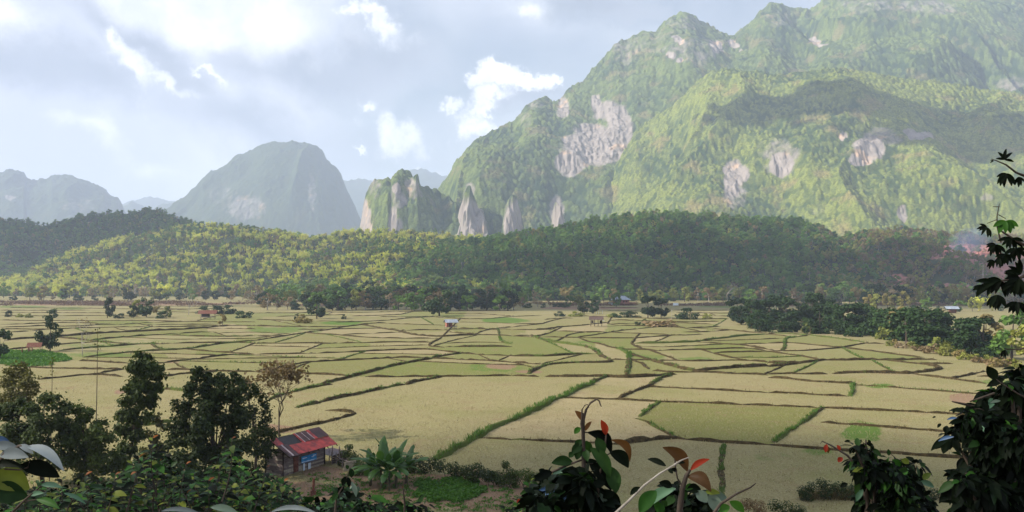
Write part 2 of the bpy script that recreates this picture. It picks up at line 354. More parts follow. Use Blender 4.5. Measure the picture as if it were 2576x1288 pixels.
ridgeB = [(1380, 640), (1460, 600), (1520, 470), (1560, 400), (1600, 335), (1640, 302), (1665, 285), (1690, 272), (1715, 250), (1740, 220), (1765, 202), (1790, 182), (1810, 176), (1850, 174), (1880, 178), (1910, 184), (1940, 186), (1975, 192), (2010, 186), (2060, 179), (2100, 176), (2160, 182), (2200, 186), (2260, 200), (2320, 206), (2400, 215), (2440, 226), (2510, 234), (2576, 240), (2800, 260)]
mB = Hill(ridgeB, [(1380, 2500), (1640, 2750), (1900, 2600), (2800, 2450)], [(1380, 2250), (1700, 1900), (2800, 1550)], 33, p=1.02, amp=75, wl=300, gully=62, rough_ridge=9)
S(mB.mesh('mountain', 1380, 2800, 1.9, 480, M['mtn_near'], 4.6, 8.5, rocks=[
    (1838, 455, 26, 52, 1), (1855, 440, 30, 40, .8), (1850, 500, 40, 45, .5), (1965, 415, 42, 38, .95), (1960, 400, 65, 60, .5), (2190, 375, 48, 36, .92), (2165, 405, 34, 22, 1), (2120, 345, 12, 16, .8), (2215, 350, 60, 28, .55), (2310, 342, 42, 12, .9), (2270, 540, 18, 24, .7), (2490, 512, 20, 12, .6), (2060, 530, 40, 20, .3), (1480, 560, 30, 40, .4)]))
# limestone pinnacles at the foot of the range
karst = Hill([(895, 620), (907, 570), (914, 525), (920, 490), (928, 470), (942, 456), (955, 453), (972, 452), (979, 458), (983, 462), (988, 446), (1000, 434), (1012, 430), (1028, 436), (1044, 446), (1052, 456), (1056, 476), (1066, 480), (1085, 488), (1110, 500), (1150, 520), (1300, 560), (1340, 600)], 2350, 2150, 41, p=.42, amp=34, wl=70, gully=40, rough_ridge=24)
S(karst.mesh('karst_cliff', 893, 1340, 1.6, 190, M['mtn'], 5, 11, rocks=[(920, 560, 14, 70, .8), (985, 560, 14, 60, .8), (1000, 500, 26, 30, .6), (996, 476, 12, 16, 1), (1040, 480, 20, 30, .6), (945, 480, 22, 26, .45), (995, 580, 26, 40, .7)]))
def pinnacle(ridge, Yr, seed, x0, x1):
    h_ = Hill(ridge, Yr, Yr-120, seed, p=.5, amp=34, wl=34, gully=40, rough_ridge=42)
    S(h_.mesh('karst_pinnacle', x0, x1, 1.0, 130, M['mtn'], 3, 9, rocks=[((x0+x1)/2, 560, (x1-x0)*.5, 75, .72)]))
pinnacle([(1120, 640), (1140, 590), (1152, 560), (1160, 530), (1168, 500), (1176, 484), (1184, 480), (1190, 492), (1200, 515), (1208, 530), (1218, 548), (1228, 580), (1240, 640)], 2250, 51, 1122, 1240)
pinnacle([(1255, 640), (1264, 570), (1272, 530), (1280, 514), (1290, 508), (1300, 516), (1306, 540), (1316, 570), (1326, 640)], 2200, 52, 1256, 1326)
pinnacle([(1380, 640), (1388, 560), (1396, 535), (1404, 525), (1412, 535), (1420, 560), (1430, 640)], 2150, 53, 1380, 1430)
# forested foothills
hG = Hill([(-80, 560), (0, 560), (60, 560), (110, 572), (150, 568), (200, 546), (300, 541), (350, 534), (385, 530), (430, 545), (470, 558), (520, 572), (620, 590), (800, 640)], 1750, [(-80, 1350), (800, 1450)], 61, p=.9, amp=12, wl=150, gully=8)
S(hG.mesh('hill', -80, 800, 5, 60, M['hillsoil'], .5, 6))
hH = Hill([(-80, 715), (0, 708), (60, 700), (110, 672), (160, 650), (210, 632), (260, 618), (320, 603), (400, 590), (450, 578), (520, 572), (600, 575), (700, 588), (760, 600), (800, 606), (820, 598), (860, 590), (960, 588), (1050, 590), (1120, 596), (1200, 605), (1300, 630), (1450, 690)], [(-80, 1350), (400, 1500), (800, 1450), (1450, 1350)], [(-80, 1080), (700, 1080), (900, 880), (1450, 850)], 62, p=1.0, amp=11, wl=140, gully=9)
S(hH.mesh('hill', -80, 1450, 5, 70, M['hillsoil'], .5, 6))
hI = Hill([(640, 745), (800, 720), (900, 694), (980, 668), (1060, 642), (1130, 622), (1200, 612), (1250, 604), (1340, 590), (1400, 582), (1450, 572), (1500, 560), (1560, 552), (1640, 548), (1720, 546), (1800, 552), (1900, 560), (2000, 562), (2060, 578), (2110, 602), (2150, 600), (2180, 590), (2250, 584), (2350, 590), (2450, 600), (2576, 604), (2800, 620)], [(640, 1050), (1200, 1200), (2800, 1250)], [(640, 900), (1200, 850), (1850, 870), (2200, 800), (2800, 760)], 63, p=.95, amp=11, wl=130, gully=10)
S(hI.mesh('hill', 640, 2800, 5, 80, M['hillsoil'], .5, 6, rocks=[(2262, 708, 34, 16, 1), (2385, 724, 70, 20, 1), (2440, 640, 100, 36, 1), (2540, 680, 90, 40, 1), (2350, 645, 25, 10, .8), (2270, 640, 30, 16, .4)]))
# ------------------------------------------------------------------ valley floor: fields and the earth bunds between them
B = []                                                 # (points in photo pixels, width m, height m, greenness)
def bd(c, r, pts, g=.15, w=.75, h=.36): B.append((TT(c, r, pts), w, h, g))
for pts in ([(0, 690), (170, 688), (350, 680), (520, 672), (800, 672), (1000, 680)], [(0, 718), (250, 712), (450, 700), (640, 710), (860, 705), (1000, 690), (1190, 690)],
            [(0, 740), (130, 735), (300, 740), (500, 740), (640, 735), (750, 725), (1000, 722), (1200, 715), (1500, 715)], [(1230, 690), (1380, 678), (1430, 690), (1510, 705)],
            [(1550, 670), (1900, 660), (2200, 665), (2576, 665)], [(1550, 692), (1750, 690), (2000, 690), (2190, 685)], [(1540, 714), (1900, 712), (2100, 700), (2400, 700), (2576, 705)],
            [(0, 770), (150, 768), (300, 755)], [(1800, 780), (2000, 768), (2170, 765)], [(2250, 730), (2576, 735)], [(0, 645), (240, 652), (480, 650), (700, 655), (1200, 650), (1800, 655)],
            [(0, 600), (400, 605), (1000, 600), (1400, 610)], [(0, 570), (600, 572), (1100, 575)], [(0, 548), (600, 548), (900, 545)], [(100, 520), (500, 525), (1000, 528), (1900, 545)], [(1400, 560), (2100, 570), (2576, 575)], [(900, 500), (1500, 505), (2300, 510)],
            [(1500, 530), (1900, 535), (2200, 530)], [(60, 940), (150, 940), (400, 905), (600, 895), (700, 880), (860, 875), (1000, 860)],
            [(1740, 880), (2000, 875), (2300, 870), (2576, 850)], [(270, 1120), (500, 1130), (800, 1135), (1000, 1140), (1240, 1140)],
            [(800, 1055), (950, 1060), (1150, 1075), (1300, 1080)], [(1550, 1085), (1700, 1070), (1900, 1045), (2100, 1020), (2250, 1000), (2400, 990)], [(1880, 940), (2100, 960), (2300, 975), (2576, 990)],
            [(1680, 1145), (1900, 1145), (2200, 1160), (2400, 1165), (2576, 1165)], [(380, 1245), (600, 1225), (800, 1200), (1000, 1195), (1150, 1205), (1230, 1215)], [(1000, 1180), (1150, 1155), (1250, 1140)], [(1650, 1215), (1800, 1190), (2000, 1180), (2200, 1160)]): bd(0, 2, pts)
bd(0, 2, [(60, 850), (200, 835), (400, 825), (620, 810), (800, 795), (1050, 775), (1300, 765), (1600, 750), (1850, 740), (2050, 725), (2200, 710)], .25, 1.6, .7)
for pts in ([(890, 850), (1100, 830), (1400, 805), (1600, 795), (1800, 800), (2000, 810), (2300, 812), (2576, 805)], [(890, 850), (1000, 860)], [(600, 950), (720, 940), (900, 925), (1100, 915), (1300, 895), (1450, 885), (1620, 885)],
            [(1590, 925), (1620, 945), (1740, 945)], [(840, 1020), (1000, 1000), (1200, 980), (1400, 960), (1550, 955), (1740, 945), (1900, 935), (2050, 910), (2250, 880), (2400, 870), (2576, 880)]): bd(0, 2, pts, .5, .9, .45)
bd(0, 3, [(1400, 30), (1700, 55), (1900, 75)], .5); bd(0, 3, [(1450, 420), (1600, 400), (1760, 370)], .7)
for pts in ([(0, 700), (200, 705), (350, 712), (700, 715), (900, 710), (1100, 685), (1300, 670)], [(420, 740), (600, 742), (900, 735), (1100, 730), (1250, 730)], [(0, 850), (200, 820), (350, 795), (500, 772), (560, 760), (700, 750), (850, 720), (1000, 700), (1090, 690)],
            [(500, 772), (640, 785), (800, 793), (1000, 812), (1200, 825), (1500, 830), (1800, 830)], [(1180, 780), (1420, 770)], [(1870, 815), (1850, 835), (1780, 865), (1740, 895), (1760, 915), (1900, 920)],
            [(0, 880), (300, 880), (600, 878), (770, 875)], [(830, 878), (1100, 875), (1400, 868), (1760, 870)], [(0, 990), (200, 988), (520, 983)], [(610, 980), (900, 970), (1200, 955), (1450, 945), (1700, 938), (1800, 945), (1900, 960), (2060, 980), (2230, 990)],
            [(2300, 995), (2450, 1000), (2576, 1005)], [(0, 1155), (100, 1150), (250, 1120), (400, 1090), (500, 1070), (600, 1065), (900, 1050), (1200, 1035), (1450, 1022), (1670, 1025)], [(1730, 1030), (1900, 1035), (2050, 1040)], [(2110, 1045), (2300, 1052), (2576, 1070)],
            [(1100, 1215), (1300, 1220), (1600, 1215), (1900, 1215), (2200, 1210), (2400, 1210), (2576, 1205)], [(1510, 750), (1700, 745), (1890, 745)], [(2235, 775), (2280, 755), (2380, 735), (2576, 715)], [(1320, 680), (1600, 690), (1900, 698)],
            [(960, 605), (1200, 600), (1450, 590), (1540, 570)], [(0, 575), (400, 575), (700, 565), (1000, 570), (1300, 565), (1600, 560), (1900, 557), (2100, 555), (2576, 552)], [(1240, 612), (1500, 615), (1750, 610)], [(800, 670), (1100, 660), (1300, 650), (1550, 625), (1800, 610)],
            [(1900, 620), (2100, 635), (2350, 632), (2576, 610)], [(1900, 580), (2300, 585), (2576, 605)], [(2230, 795), (2400, 795), (2576, 805)], [(1980, 770), (2200, 785)], [(0, 820), (200, 815)], [(0, 640), (300, 650), (600, 655)], [(200, 610), (600, 600), (900, 590)], [(0, 1165), (200, 1178), (400, 1180), (600, 1190), (800, 1198), (930, 1205)]): bd(1, 2, pts)
bd(1, 2, [(1190, 715), (1300, 735), (1420, 750), (1500, 775), (1600, 795), (1800, 812), (1900, 812), (2050, 800), (2235, 795)], .3, 1.3, .5)
bd(1, 2, [(1980, 915), (2200, 915), (2576, 912)], .4, 1.0, .5); bd(1, 2, [(2450, 810), (2460, 850), (2490, 875), (2576, 885)], .6, .9)
bd(1, 2, [(640, 1296), (750, 1270), (900, 1230), (1000, 1205), (1100, 1180), (1300, 1125), (1500, 1080), (1700, 1045), (1850, 1010), (2060, 980)], .45, 1.0, .5)
bd(1, 2, [(1500, 1296), (1600, 1265), (1750, 1240), (1870, 1215)], .4, .9, .45); bd(1, 2, [(2030, 730), (2250, 735), (2360, 740)], .4, 1.2, .6)
for pts in ([(0, 740), (200, 745), (400, 740), (450, 715), (580, 708)], [(230, 742), (400, 725), (560, 710), (700, 700), (790, 690)], [(0, 805), (230, 800)], [(220, 810), (300, 800), (380, 775), (440, 745)], [(450, 755), (600, 760), (800, 765), (960, 768)], [(970, 770), (1100, 750), (1260, 735)],
            [(530, 815), (570, 795), (650, 775), (740, 770)], [(300, 815), (500, 820), (760, 825), (1000, 828), (1250, 828), (1400, 815), (1560, 805), (1620, 798)], [(1000, 770), (1200, 778), (1400, 785), (1600, 795)], [(1620, 798), (1750, 800), (1920, 788)], [(1720, 765), (1850, 770), (2000, 760)],
            [(0, 1072), (120, 1080), (250, 1090), (320, 1090)], [(1080, 935), (1140, 960), (1180, 990), (1170, 1040), (1240, 1060), (1320, 1085), (1340, 1115), (1380, 1140)], [(1390, 950), (1500, 990), (1640, 1040)], [(1240, 835), (1200, 880), (1240, 910), (1310, 930)],
            [(1510, 950), (1700, 945), (2000, 940), (2250, 930), (2420, 930)], [(1900, 868), (2100, 885), (2300, 895), (2400, 910), (2576, 940)], [(2200, 890), (2400, 885), (2576, 880)], [(2030, 975), (2200, 970), (2400, 965), (2576, 965)], [(2030, 980), (2100, 1000), (2200, 1025), (2330, 1045)], [(1170, 1045), (1400, 1050)],
            [(1450, 1055), (1600, 1050), (1800, 1060), (2000, 1058), (2200, 1050), (2400, 1055), (2576, 1070)], [(1420, 1155), (1600, 1170), (1800, 1172), (2000, 1172), (2200, 1185), (2400, 1190), (2576, 1200)], [(0, 1205), (270, 1215)], [(0, 610), (300, 600)], [(330, 640), (500, 625), (620, 628)],
            [(600, 600), (900, 610), (1200, 620), (1500, 635), (2000, 635), (2180, 630)], [(1230, 650), (1500, 660), (1700, 665), (2080, 660)], [(1300, 680), (1700, 675), (2000, 685)], [(980, 650), (1050, 645), (1200, 645)], [(980, 655), (960, 680), (1040, 700), (1300, 705), (1700, 720), (1740, 728)], [(1750, 725), (1950, 720), (2100, 710)],
            [(0, 685), (300, 685), (390, 655), (500, 630)], [(1640, 545), (2000, 550), (2300, 545)], [(1650, 570), (2000, 575), (2300, 580)], [(1600, 600), (1900, 600), (2250, 610)], [(880, 520), (1280, 520)], [(950, 550), (1280, 555)], [(2000, 735), (2200, 745), (2400, 770), (2576, 775)], [(700, 835), (760, 860), (900, 890), (1000, 920), (1080, 935), (1160, 945), (1250, 940), (1400, 945), (1480, 955)],
            [(1080, 1426), (1200, 1373), (1350, 1323), (1420, 1296)]): bd(2, 2, pts)
bd(2, 2, [(1230, 880), (1400, 880), (1600, 875), (1800, 868), (1900, 855), (2000, 840), (2150, 825), (2300, 805), (2450, 795), (2576, 785)], .65, 1.2, .55)
bd(2, 2, [(220, 810), (260, 830), (400, 865), (550, 885), (700, 905), (800, 930), (860, 955), (880, 985)], .6, 1.1, .5)
bd(2, 2, [(0, 1005), (200, 1010), (350, 1010), (500, 1000), (650, 990), (840, 985)], .5, 1.0, .5)
bd(2, 2, [(880, 985), (920, 1015), (980, 1040), (1010, 1055), (990, 1075), (850, 1075), (700, 1075), (500, 1080), (380, 1090), (280, 1120), (210, 1150), (160, 1185)], .45, 1.1, .5)
bd(2, 2, [(1060, 930), (1140, 960), (1180, 990), (1175, 1040)], .9, 1.4, .5)
bd(2, 2, [(1400, 1050), (1500, 1080), (1620, 1110), (1750, 1145), (1850, 1160), (2000, 1145), (2200, 1130), (2400, 1118), (2576, 1105)], .35, 1.2, .6)
bd(2, 2, [(330, 1212), (600, 1215), (900, 1215), (1100, 1225), (1400, 1215), (1640, 1190)], .25, 1.1, .55)
bd(2, 2, [(780, 1296), (850, 1250), (960, 1215)], .5, .9, .5); bd(2, 2, [(1390, 1296), (1500, 1230), (1600, 1200)], .6, .9, .5)
for pts in ([(0, 790), (150, 800), (200, 810)], [(0, 872), (200, 870), (450, 895), (650, 915), (750, 925), (850, 900), (980, 880)], [(0, 955), (150, 955), (300, 960), (500, 945), (750, 925)], [(980, 880), (1180, 885)], [(750, 925), (900, 940), (1100, 965), (1300, 995), (1560, 1020)],
            [(0, 960), (200, 990), (350, 1010), (540, 1050)], [(0, 1115), (150, 1105), (300, 1085)], [(0, 1190), (200, 1185), (400, 1190), (600, 1188)], [(1830, 1235), (2000, 1205), (2180, 1160)], [(2100, 1210), (2300, 1220), (2500, 1225)], [(0, 1225), (200, 1235), (400, 1260), (650, 1275), (900, 1288)],
            [(1480, 1085), (1700, 1085), (1860, 1085)], [(1450, 1185), (1600, 1210), (1830, 1235), (2000, 1260), (2200, 1285)], [(1200, 1050), (1400, 1075), (1560, 1090), (1700, 1115)]): bd(3, 2, pts)
bd(3, 2, [(170, 865), (180, 830), (280, 815)], .8, 1.2); bd(3, 2, [(0, 775), (400, 795), (700, 830), (980, 870)], .6, 1.2)
bd(3, 2, [(0, 1075), (200, 1080), (400, 1070), (550, 1050), (800, 1050), (1000, 1045), (1280, 1050), (1500, 1042), (1700, 1045)], .3, 1.1, .5)
bd(3, 2, [(1700, 1115), (1745, 1140), (1650, 1160), (1500, 1175), (1400, 1185), (1200, 1180), (1000, 1175), (800, 1180), (650, 1185)], .3, 1.1, .55)
bd(1, 3, [(640, 185), (800, 145), (1000, 110), (1200, 65), (1400, 20), (1500, 4)], .4, .8, .4); bd(1, 3, [(400, 240), (550, 205), (640, 185)], .5, .9, .4); bd(1, 3, [(150, 150), (300, 100), (450, 60), (600, 30), (760, 2)], .5)
bd(1, 3, [(700, 265), (850, 275), (960, 285), (1010, 295), (950, 315), (850, 345), (700, 385), (550, 415), (400, 450), (200, 500), (80, 520)], .3, .7, .3)
bd(1, 3, [(1780, 770), (1950, 690), (2100, 600), (2250, 520), (2400, 430), (2576, 370), (2726, 300), (2876, 230), (2976, 170), (3106, 125), (3226, 55), (3396, 0)], 1.0, 1.15, .42); bd(1, 3, [(2240, 540), (2400, 548), (2576, 560)], .2, .5, .25)
for pts in ([(530, 140), (800, 150), (1000, 155), (1300, 170), (1500, 180), (1700, 185), (2000, 195), (2300, 210), (2576, 218), (2826, 230), (3076, 240)], [(1360, 30), (1600, 38), (1900, 55), (2200, 70), (2576, 88)]): bd(2, 3, pts, .15, .6, .3)
bd(2, 3, [(1480, 180), (1400, 240), (1280, 330)], .6, .8, .35); bd(2, 3, [(1250, 345), (1350, 375), (1450, 440), (1560, 490), (1640, 545)], .4, .5, .18)
bd(2, 3, [(0, 555), (200, 565), (400, 580), (640, 590), (1000, 605)], .3, .6, .3); bd(2, 3, [(1000, 605), (1150, 600), (1400, 565), (1640, 540), (1750, 555)], .1, .8, .5); bd(2, 3, [(1750, 555), (1900, 570), (2100, 590), (2300, 600), (2576, 610)], .15, .6, .3)
bd(2, 3, [(2140, 600), (2110, 700), (2100, 850), (2110, 1000), (2120, 1120)], .45, .8, .06)
for pts in ([(0, 88), (250, 95), (500, 110), (700, 122), (810, 125)], [(500, 240), (700, 250), (900, 260), (1200, 270), (1500, 285), (1800, 300), (2060, 320)], [(390, 370), (500, 380)], [(530, 385), (700, 400), (1000, 420), (1250, 445), (1500, 460), (1770, 480), (1950, 500)], [(0, 610), (200, 630), (500, 655), (800, 675), (1050, 690), (1300, 700), (1500, 715), (1700, 735), (1950, 745), (2200, 770)]): bd(3, 3, pts, .15, .6, .3)
bd(3, 3, [(810, 125), (850, 80), (850, 20), (870, 2)], .9, .8, .35); bd(3, 3, [(540, 240), (480, 290), (380, 370), (250, 450), (130, 530), (60, 590)], .6, .7, .33); bd(3, 3, [(870, 10), (1200, 30), (1500, 55), (1800, 80), (2080, 100), (2250, 95)], .4, .6, .25)

# carry loose ends on to the next bund, and add the short cross bunds that close the long plots
rc = random.Random(8); GXN, GYN = 540, 560
def cell_of(x, y): return int(round((x+50)/5)), int(round((y-735)/1.0))
occ = np.zeros((GXN, GYN), bool)
def mark(p, q, k=1):
    n = int(max(abs(q[0]-p[0])/2.5, abs(q[1]-p[1])*2))+2
    for x, y in zip(np.linspace(p[0], q[0], n), np.linspace(p[1], q[1], n)):
        i, j = cell_of(x, y)
        if 0 <= i < GXN and 0 <= j < GYN: occ[i, j] = True; occ[i, max(0, j-1)] = True
for pts, *_ in B:
    for p, q in zip(pts[:-1], pts[1:]): mark(p, q)
def march(x, y, dx, dy, reach, skip):
    L_ = math.hypot(dx, dy); dx, dy = dx/L_, dy/L_; d = 0
    while d < reach:
        d += 1.2; i, j = cell_of(x+dx*d, y+dy*d)
        if not (0 <= i < GXN and 0 <= j < GYN): return None
        if d > skip and occ[i, j]: return (x+dx*(d+1), y+dy*(d+1))
    return None
for b_ in list(B):
    pts = b_[0]
    for e, f_ in ((0, 1), (-1, -2)):
        (x, y), (x2, y2) = pts[e], pts[f_]
        if y > 925: continue
        hit = march(x, y, x-x2, (y-y2), 90, 7)
        if hit: B.append(([(x, y), ((x+hit[0])/2+rc.uniform(-3, 3), (y+hit[1])/2+rc.uniform(-1, 1)), hit], b_[1], b_[2]*.8, min(b_[3], .35))); mark((x, y), hit)
starts = [(p, q) for pts, *_ in B for p, q in zip(pts[:-1], pts[1:]) if p[1] < 925]
nx_ = 0
for _ in range(2600):
    p, q = rc.choice(starts); t = rc.random(); x = p[0]+(q[0]-p[0])*t; y = p[1]+(q[1]-p[1])*t
    sl = rc.choice((-1, 1))*rc.uniform(1.6, 5.5); hit = march(x, y, sl, 1.0, 150, 9)
    if hit and 6 < hit[1]-y < 40:
        ok = all(not occ[min(GXN-1, max(0, cell_of(x+dx, (y+hit[1])/2)[0])), min(GYN-1, max(0, cell_of(x, (y+hit[1])/2)[1]))] for dx in range(-60, 61, 6))
        if ok: mx_ = ((x+hit[0])/2+rc.uniform(-6, 6), (y+hit[1])/2+rc.uniform(-1, 1)); B.append(([(x, y), mx_, hit], .45, .22, rc.choice((.15, .3, .6)))); mark((x, y), mx_); mark(mx_, hit); nx_ += 1
    if nx_ > 30: break
# long thin bunds across plots that are still tall
nl_ = 0
for _ in range(3000):
    p, q = rc.choice(starts); x, y = p[0], p[1]+rc.uniform(8, 18)
    if y < 800 or y > 915: continue
    if any(occ[min(GXN-1, max(0, cell_of(x+dx, y)[0])), min(GYN-1, cell_of(x, y+dy)[1])] for dx in range(-50, 51, 6) for dy in range(-6, 7, 2)): continue
    l_ = march(x, y, -1, rc.uniform(-.05, .05), 260, 3); r_ = march(x, y, 1, rc.uniform(-.05, .05), 260, 3)
    if l_ and r_ and r_[0]-l_[0] > 90: B.append(([l_, (x, y+rc.uniform(-1, 1)), r_], .45, .22, rc.choice((.15, .3, .5)))); mark(l_, (x, y)); mark((x, y), r_); nl_ += 1
    if nl_ > 45: break

def seg_pts(pts, step=1.5):                            # photo pixels -> evenly spaced ground points
    P = [gnd(*p) for p in pts]; out = []
    for a, b in zip(P[:-1], P[1:]):
        n = max(1, int((b-a).length/step))
        out += [a+(b-a)*(i/n) for i in range(n)]
    out.append(P[-1])
    q = [out[0]]+[(out[i-1]+out[i]*2+out[i+1])/4 for i in range(1, len(out)-1)]+[out[-1]]
    return q
bund_lines = []
mb = MB()
for pts, wd, hh, g in B:
    far_ = min(1.0, max(0, (HZ+H*F/60-pts[0][1])/(500.0))); wd = wd*(.85+.05*far_); hh = hh*(1.35-.25*far_)
    q = seg_pts(pts, 1.2 if pts[0][1] > 900 else 2.5); n = len(q); A = np.array([tuple(p) for p in q])
    if n < 3: continue
    T_ = np.gradient(A, axis=0); T_ /= np.linalg.norm(T_, axis=1)[:, None]+1e-9
    N_ = np.stack([-T_[:, 1], T_[:, 0], 0*T_[:, 0]], -1)
    jit = .38*wd*fbm(A[:, 0]/2.2, A[:, 1]/2.2, 3, 4); hj = hh*(1+.85*fbm(A[:, 0]/1.6, A[:, 1]/1.6, 3, 9))*np.clip(np.minimum(np.arange(n), n-1-np.arange(n))*1.0+.15, 0, 1)
    A = A+N_*jit[:, None]; bund_lines.append((A, N_, wd, hj, g))
    ww = wd*(1+.65*fbm(A[:, 0]/2.4, A[:, 1]/2.4, 3, 2))
    prof = [(-.62, -.05), (-.40, .75), (-.15, 1.0), (.15, .97), (.40, .72), (.62, -.05)]
    rows = [A+N_*(a*ww)[:, None]+np.array([0, 0, 1.0])*(hj*b if b > 0 else np.full(n, b))[:, None] for a, b in prof]
    V = np.stack(rows, 1).reshape(-1, 3); k = len(prof)
    Fc = [(i*k+j, i*k+j+1, (i+1)*k+j+1, (i+1)*k+j) for i in range(n-1) for j in range(k-1)]
    mb.add(V, Fc, g)
def bund_mat():
    m_, t, out = mat('bund_earth'); p = pos(t); nz = t.noise(p, 1.4, 5, .65)
    c = t.mix(t.step(nz, .3, .7), (.020, .016, .007), (.082, .060, .028))
    gr = t.step(t.m('ADD', attr(t, 'tint'), t.m('MULTIPLY_ADD', t.noise(p, .22, 4), 1.4, -.7)), .42, .60)
    c = t.mix(t.m('MULTIPLY', gr, .75), c, (.075, .105, .022)); bsdf(t, out, c, .95, nz, .12, spec=.05); return m_
S(mb.build('field_bunds', bund_mat(), smooth=True))

# fields: flood the plots between the bunds so that each carries its own stubble colour
gx = np.concatenate([np.arange(-40, 2620, 5.0)]); gy = np.concatenate([np.array([707, 708, 709.5, 711, 713, 716, 719, 722, 726, 730, 734, 738, 742, 746, 750.]), np.arange(752, 1300, 2.0)])
wall = np.zeros((len(gx), len(gy)), bool)
for pts, wd, hh, g in B:
    e0 = np.array(pts[0])-np.array(pts[1]); e1 = np.array(pts[-1])-np.array(pts[-2]); e0 = e0/np.linalg.norm(e0)*28; e1 = e1/np.linalg.norm(e1)*28
    wp = [(pts[0][0]+e0[0], pts[0][1]+e0[1])]+list(pts)+[(pts[-1][0]+e1[0], pts[-1][1]+e1[1])]
    for (x0, y0), (x1, y1) in zip(wp[:-1], wp[1:]):
        n = int(max(abs(x1-x0)/2.5, abs(y1-y0))+2); xs = np.linspace(x0, x1, n); ys = np.linspace(y0, y1, n)
        i = np.clip(np.round((xs-gx[0])/5).astype(int), 0, len(gx)-1); j = np.clip(np.searchsorted(gy, ys), 0, len(gy)-1)
        wall[i, j] = True; wall[i, np.clip(j-1, 0, None)] = True
lab = np.zeros(wall.shape, int); cur = 0
for si in range(0, len(gx), 6):
    for sj in range(15, len(gy), 3):
        if wall[si, sj] or lab[si, sj]: continue
        cur += 1; st = [(si, sj)]; lab[si, sj] = cur
        while st:
            a, b = st.pop()
            for c_, d_ in ((a+1, b), (a-1, b), (a, b+1), (a, b-1)):
                if 0 <= c_ < len(gx) and 0 <= d_ < len(gy) and not lab[c_, d_] and not wall[c_, d_]: lab[c_, d_] = cur; st.append((c_, d_))
for _ in range(3):                                     # spread labels under the bunds
    z_ = lab == 0
    for ax, sh in ((1, 1), (1, -1), (0, 1), (0, -1)):
        r_ = np.roll(lab, sh, ax); lab = np.where((lab == 0) & (r_ > 0), r_, lab)
rng = np.random.default_rng(5); t1 = rng.random(cur+2); t2 = rng.random(cur+2)
GX, GY = np.meshgrid(gx, gy, indexing='ij'); YY = H*F/(GY-HZ); XX = (GX-CX)/F*YY
ZZ = np.where(YY < 700, .05*fbm(XX/3, YY/3, 3, 8), 0)
gp = np.zeros(GX.shape); soilp = np.zeros(GX.shape)
def patch(arr, cx_, cy_, rx, ry, amt):
    wx = rx*.35*fbm(GX/40, GY/14, 3, 12); d = np.hypot((GX-cx_+wx)/rx, (GY-cy_+wx*ry/rx)/ry); return np.maximum(arr, amt*(1-sst(d, .5, 1.2)))
for a in [(2165, 1085, 62, 32, .95), (1265, 806, 70, 8, 1), (860, 812, 70, 6, 1), (700, 830, 120, 12, .65), (80, 900, 120, 18, 1.0), (250, 893, 120, 8, .55), (60, 772, 90, 5, .6), (180, 776, 60, 5, .6), (250, 870, 120, 10, .5), (1240, 925, 110, 14, .55), (2210, 970, 45, 7, .9), (1850, 772, 120, 4, .6),
          (130, 795, 200, 8, .35), (520, 845, 200, 14, .4), (350, 858, 220, 8, .45), (1640, 900, 60, 12, .5), (1750, 902, 60, 7, .6), (1480, 860, 50, 6, .6), (2250, 900, 70, 16, .4), (1415, 880, 110, 14, .25), (900, 850, 300, 14, .25), (2500, 960, 60, 12, .6), (300, 925, 300, 14, .3), (2060, 1135, 50, 12, .6), (1950, 1150, 60, 20, .4), (640, 880, 120, 8, .35), (2300, 790, 120, 5, .6), (1500, 1140, 120, 30, .3), (1120, 1110, 200, 40, .25)]: gp = patch(gp, *a)
for a in [(1260, 922, 50, 8, .8), (1330, 935, 40, 5, .8), (700, 1080, 60, 14, .9), (310, 985, 40, 8, .9), (420, 910, 60, 6, .5), (1410, 1085, 220, 22, .35), (1830, 1035, 120, 22, .35), (1180, 1235, 210, 60, 1), (900, 1250, 200, 60, 1), (820, 1190, 60, 20, 1), (1000, 1210, 130, 30, 1), (1240, 1265, 90, 60, 1), (2425, 1003, 40, 16, .9), (1480, 775, 160, 5, .9), (2020, 768, 120, 5, .8), (320, 765, 400, 5, .95), (900, 768, 260, 3, .8), (1760, 900, 90, 12, .3), (2230, 870, 60, 10, .35)]: soilp = patch(soilp, *a)
gp = np.where(soilp > .5, gp*.2, gp)
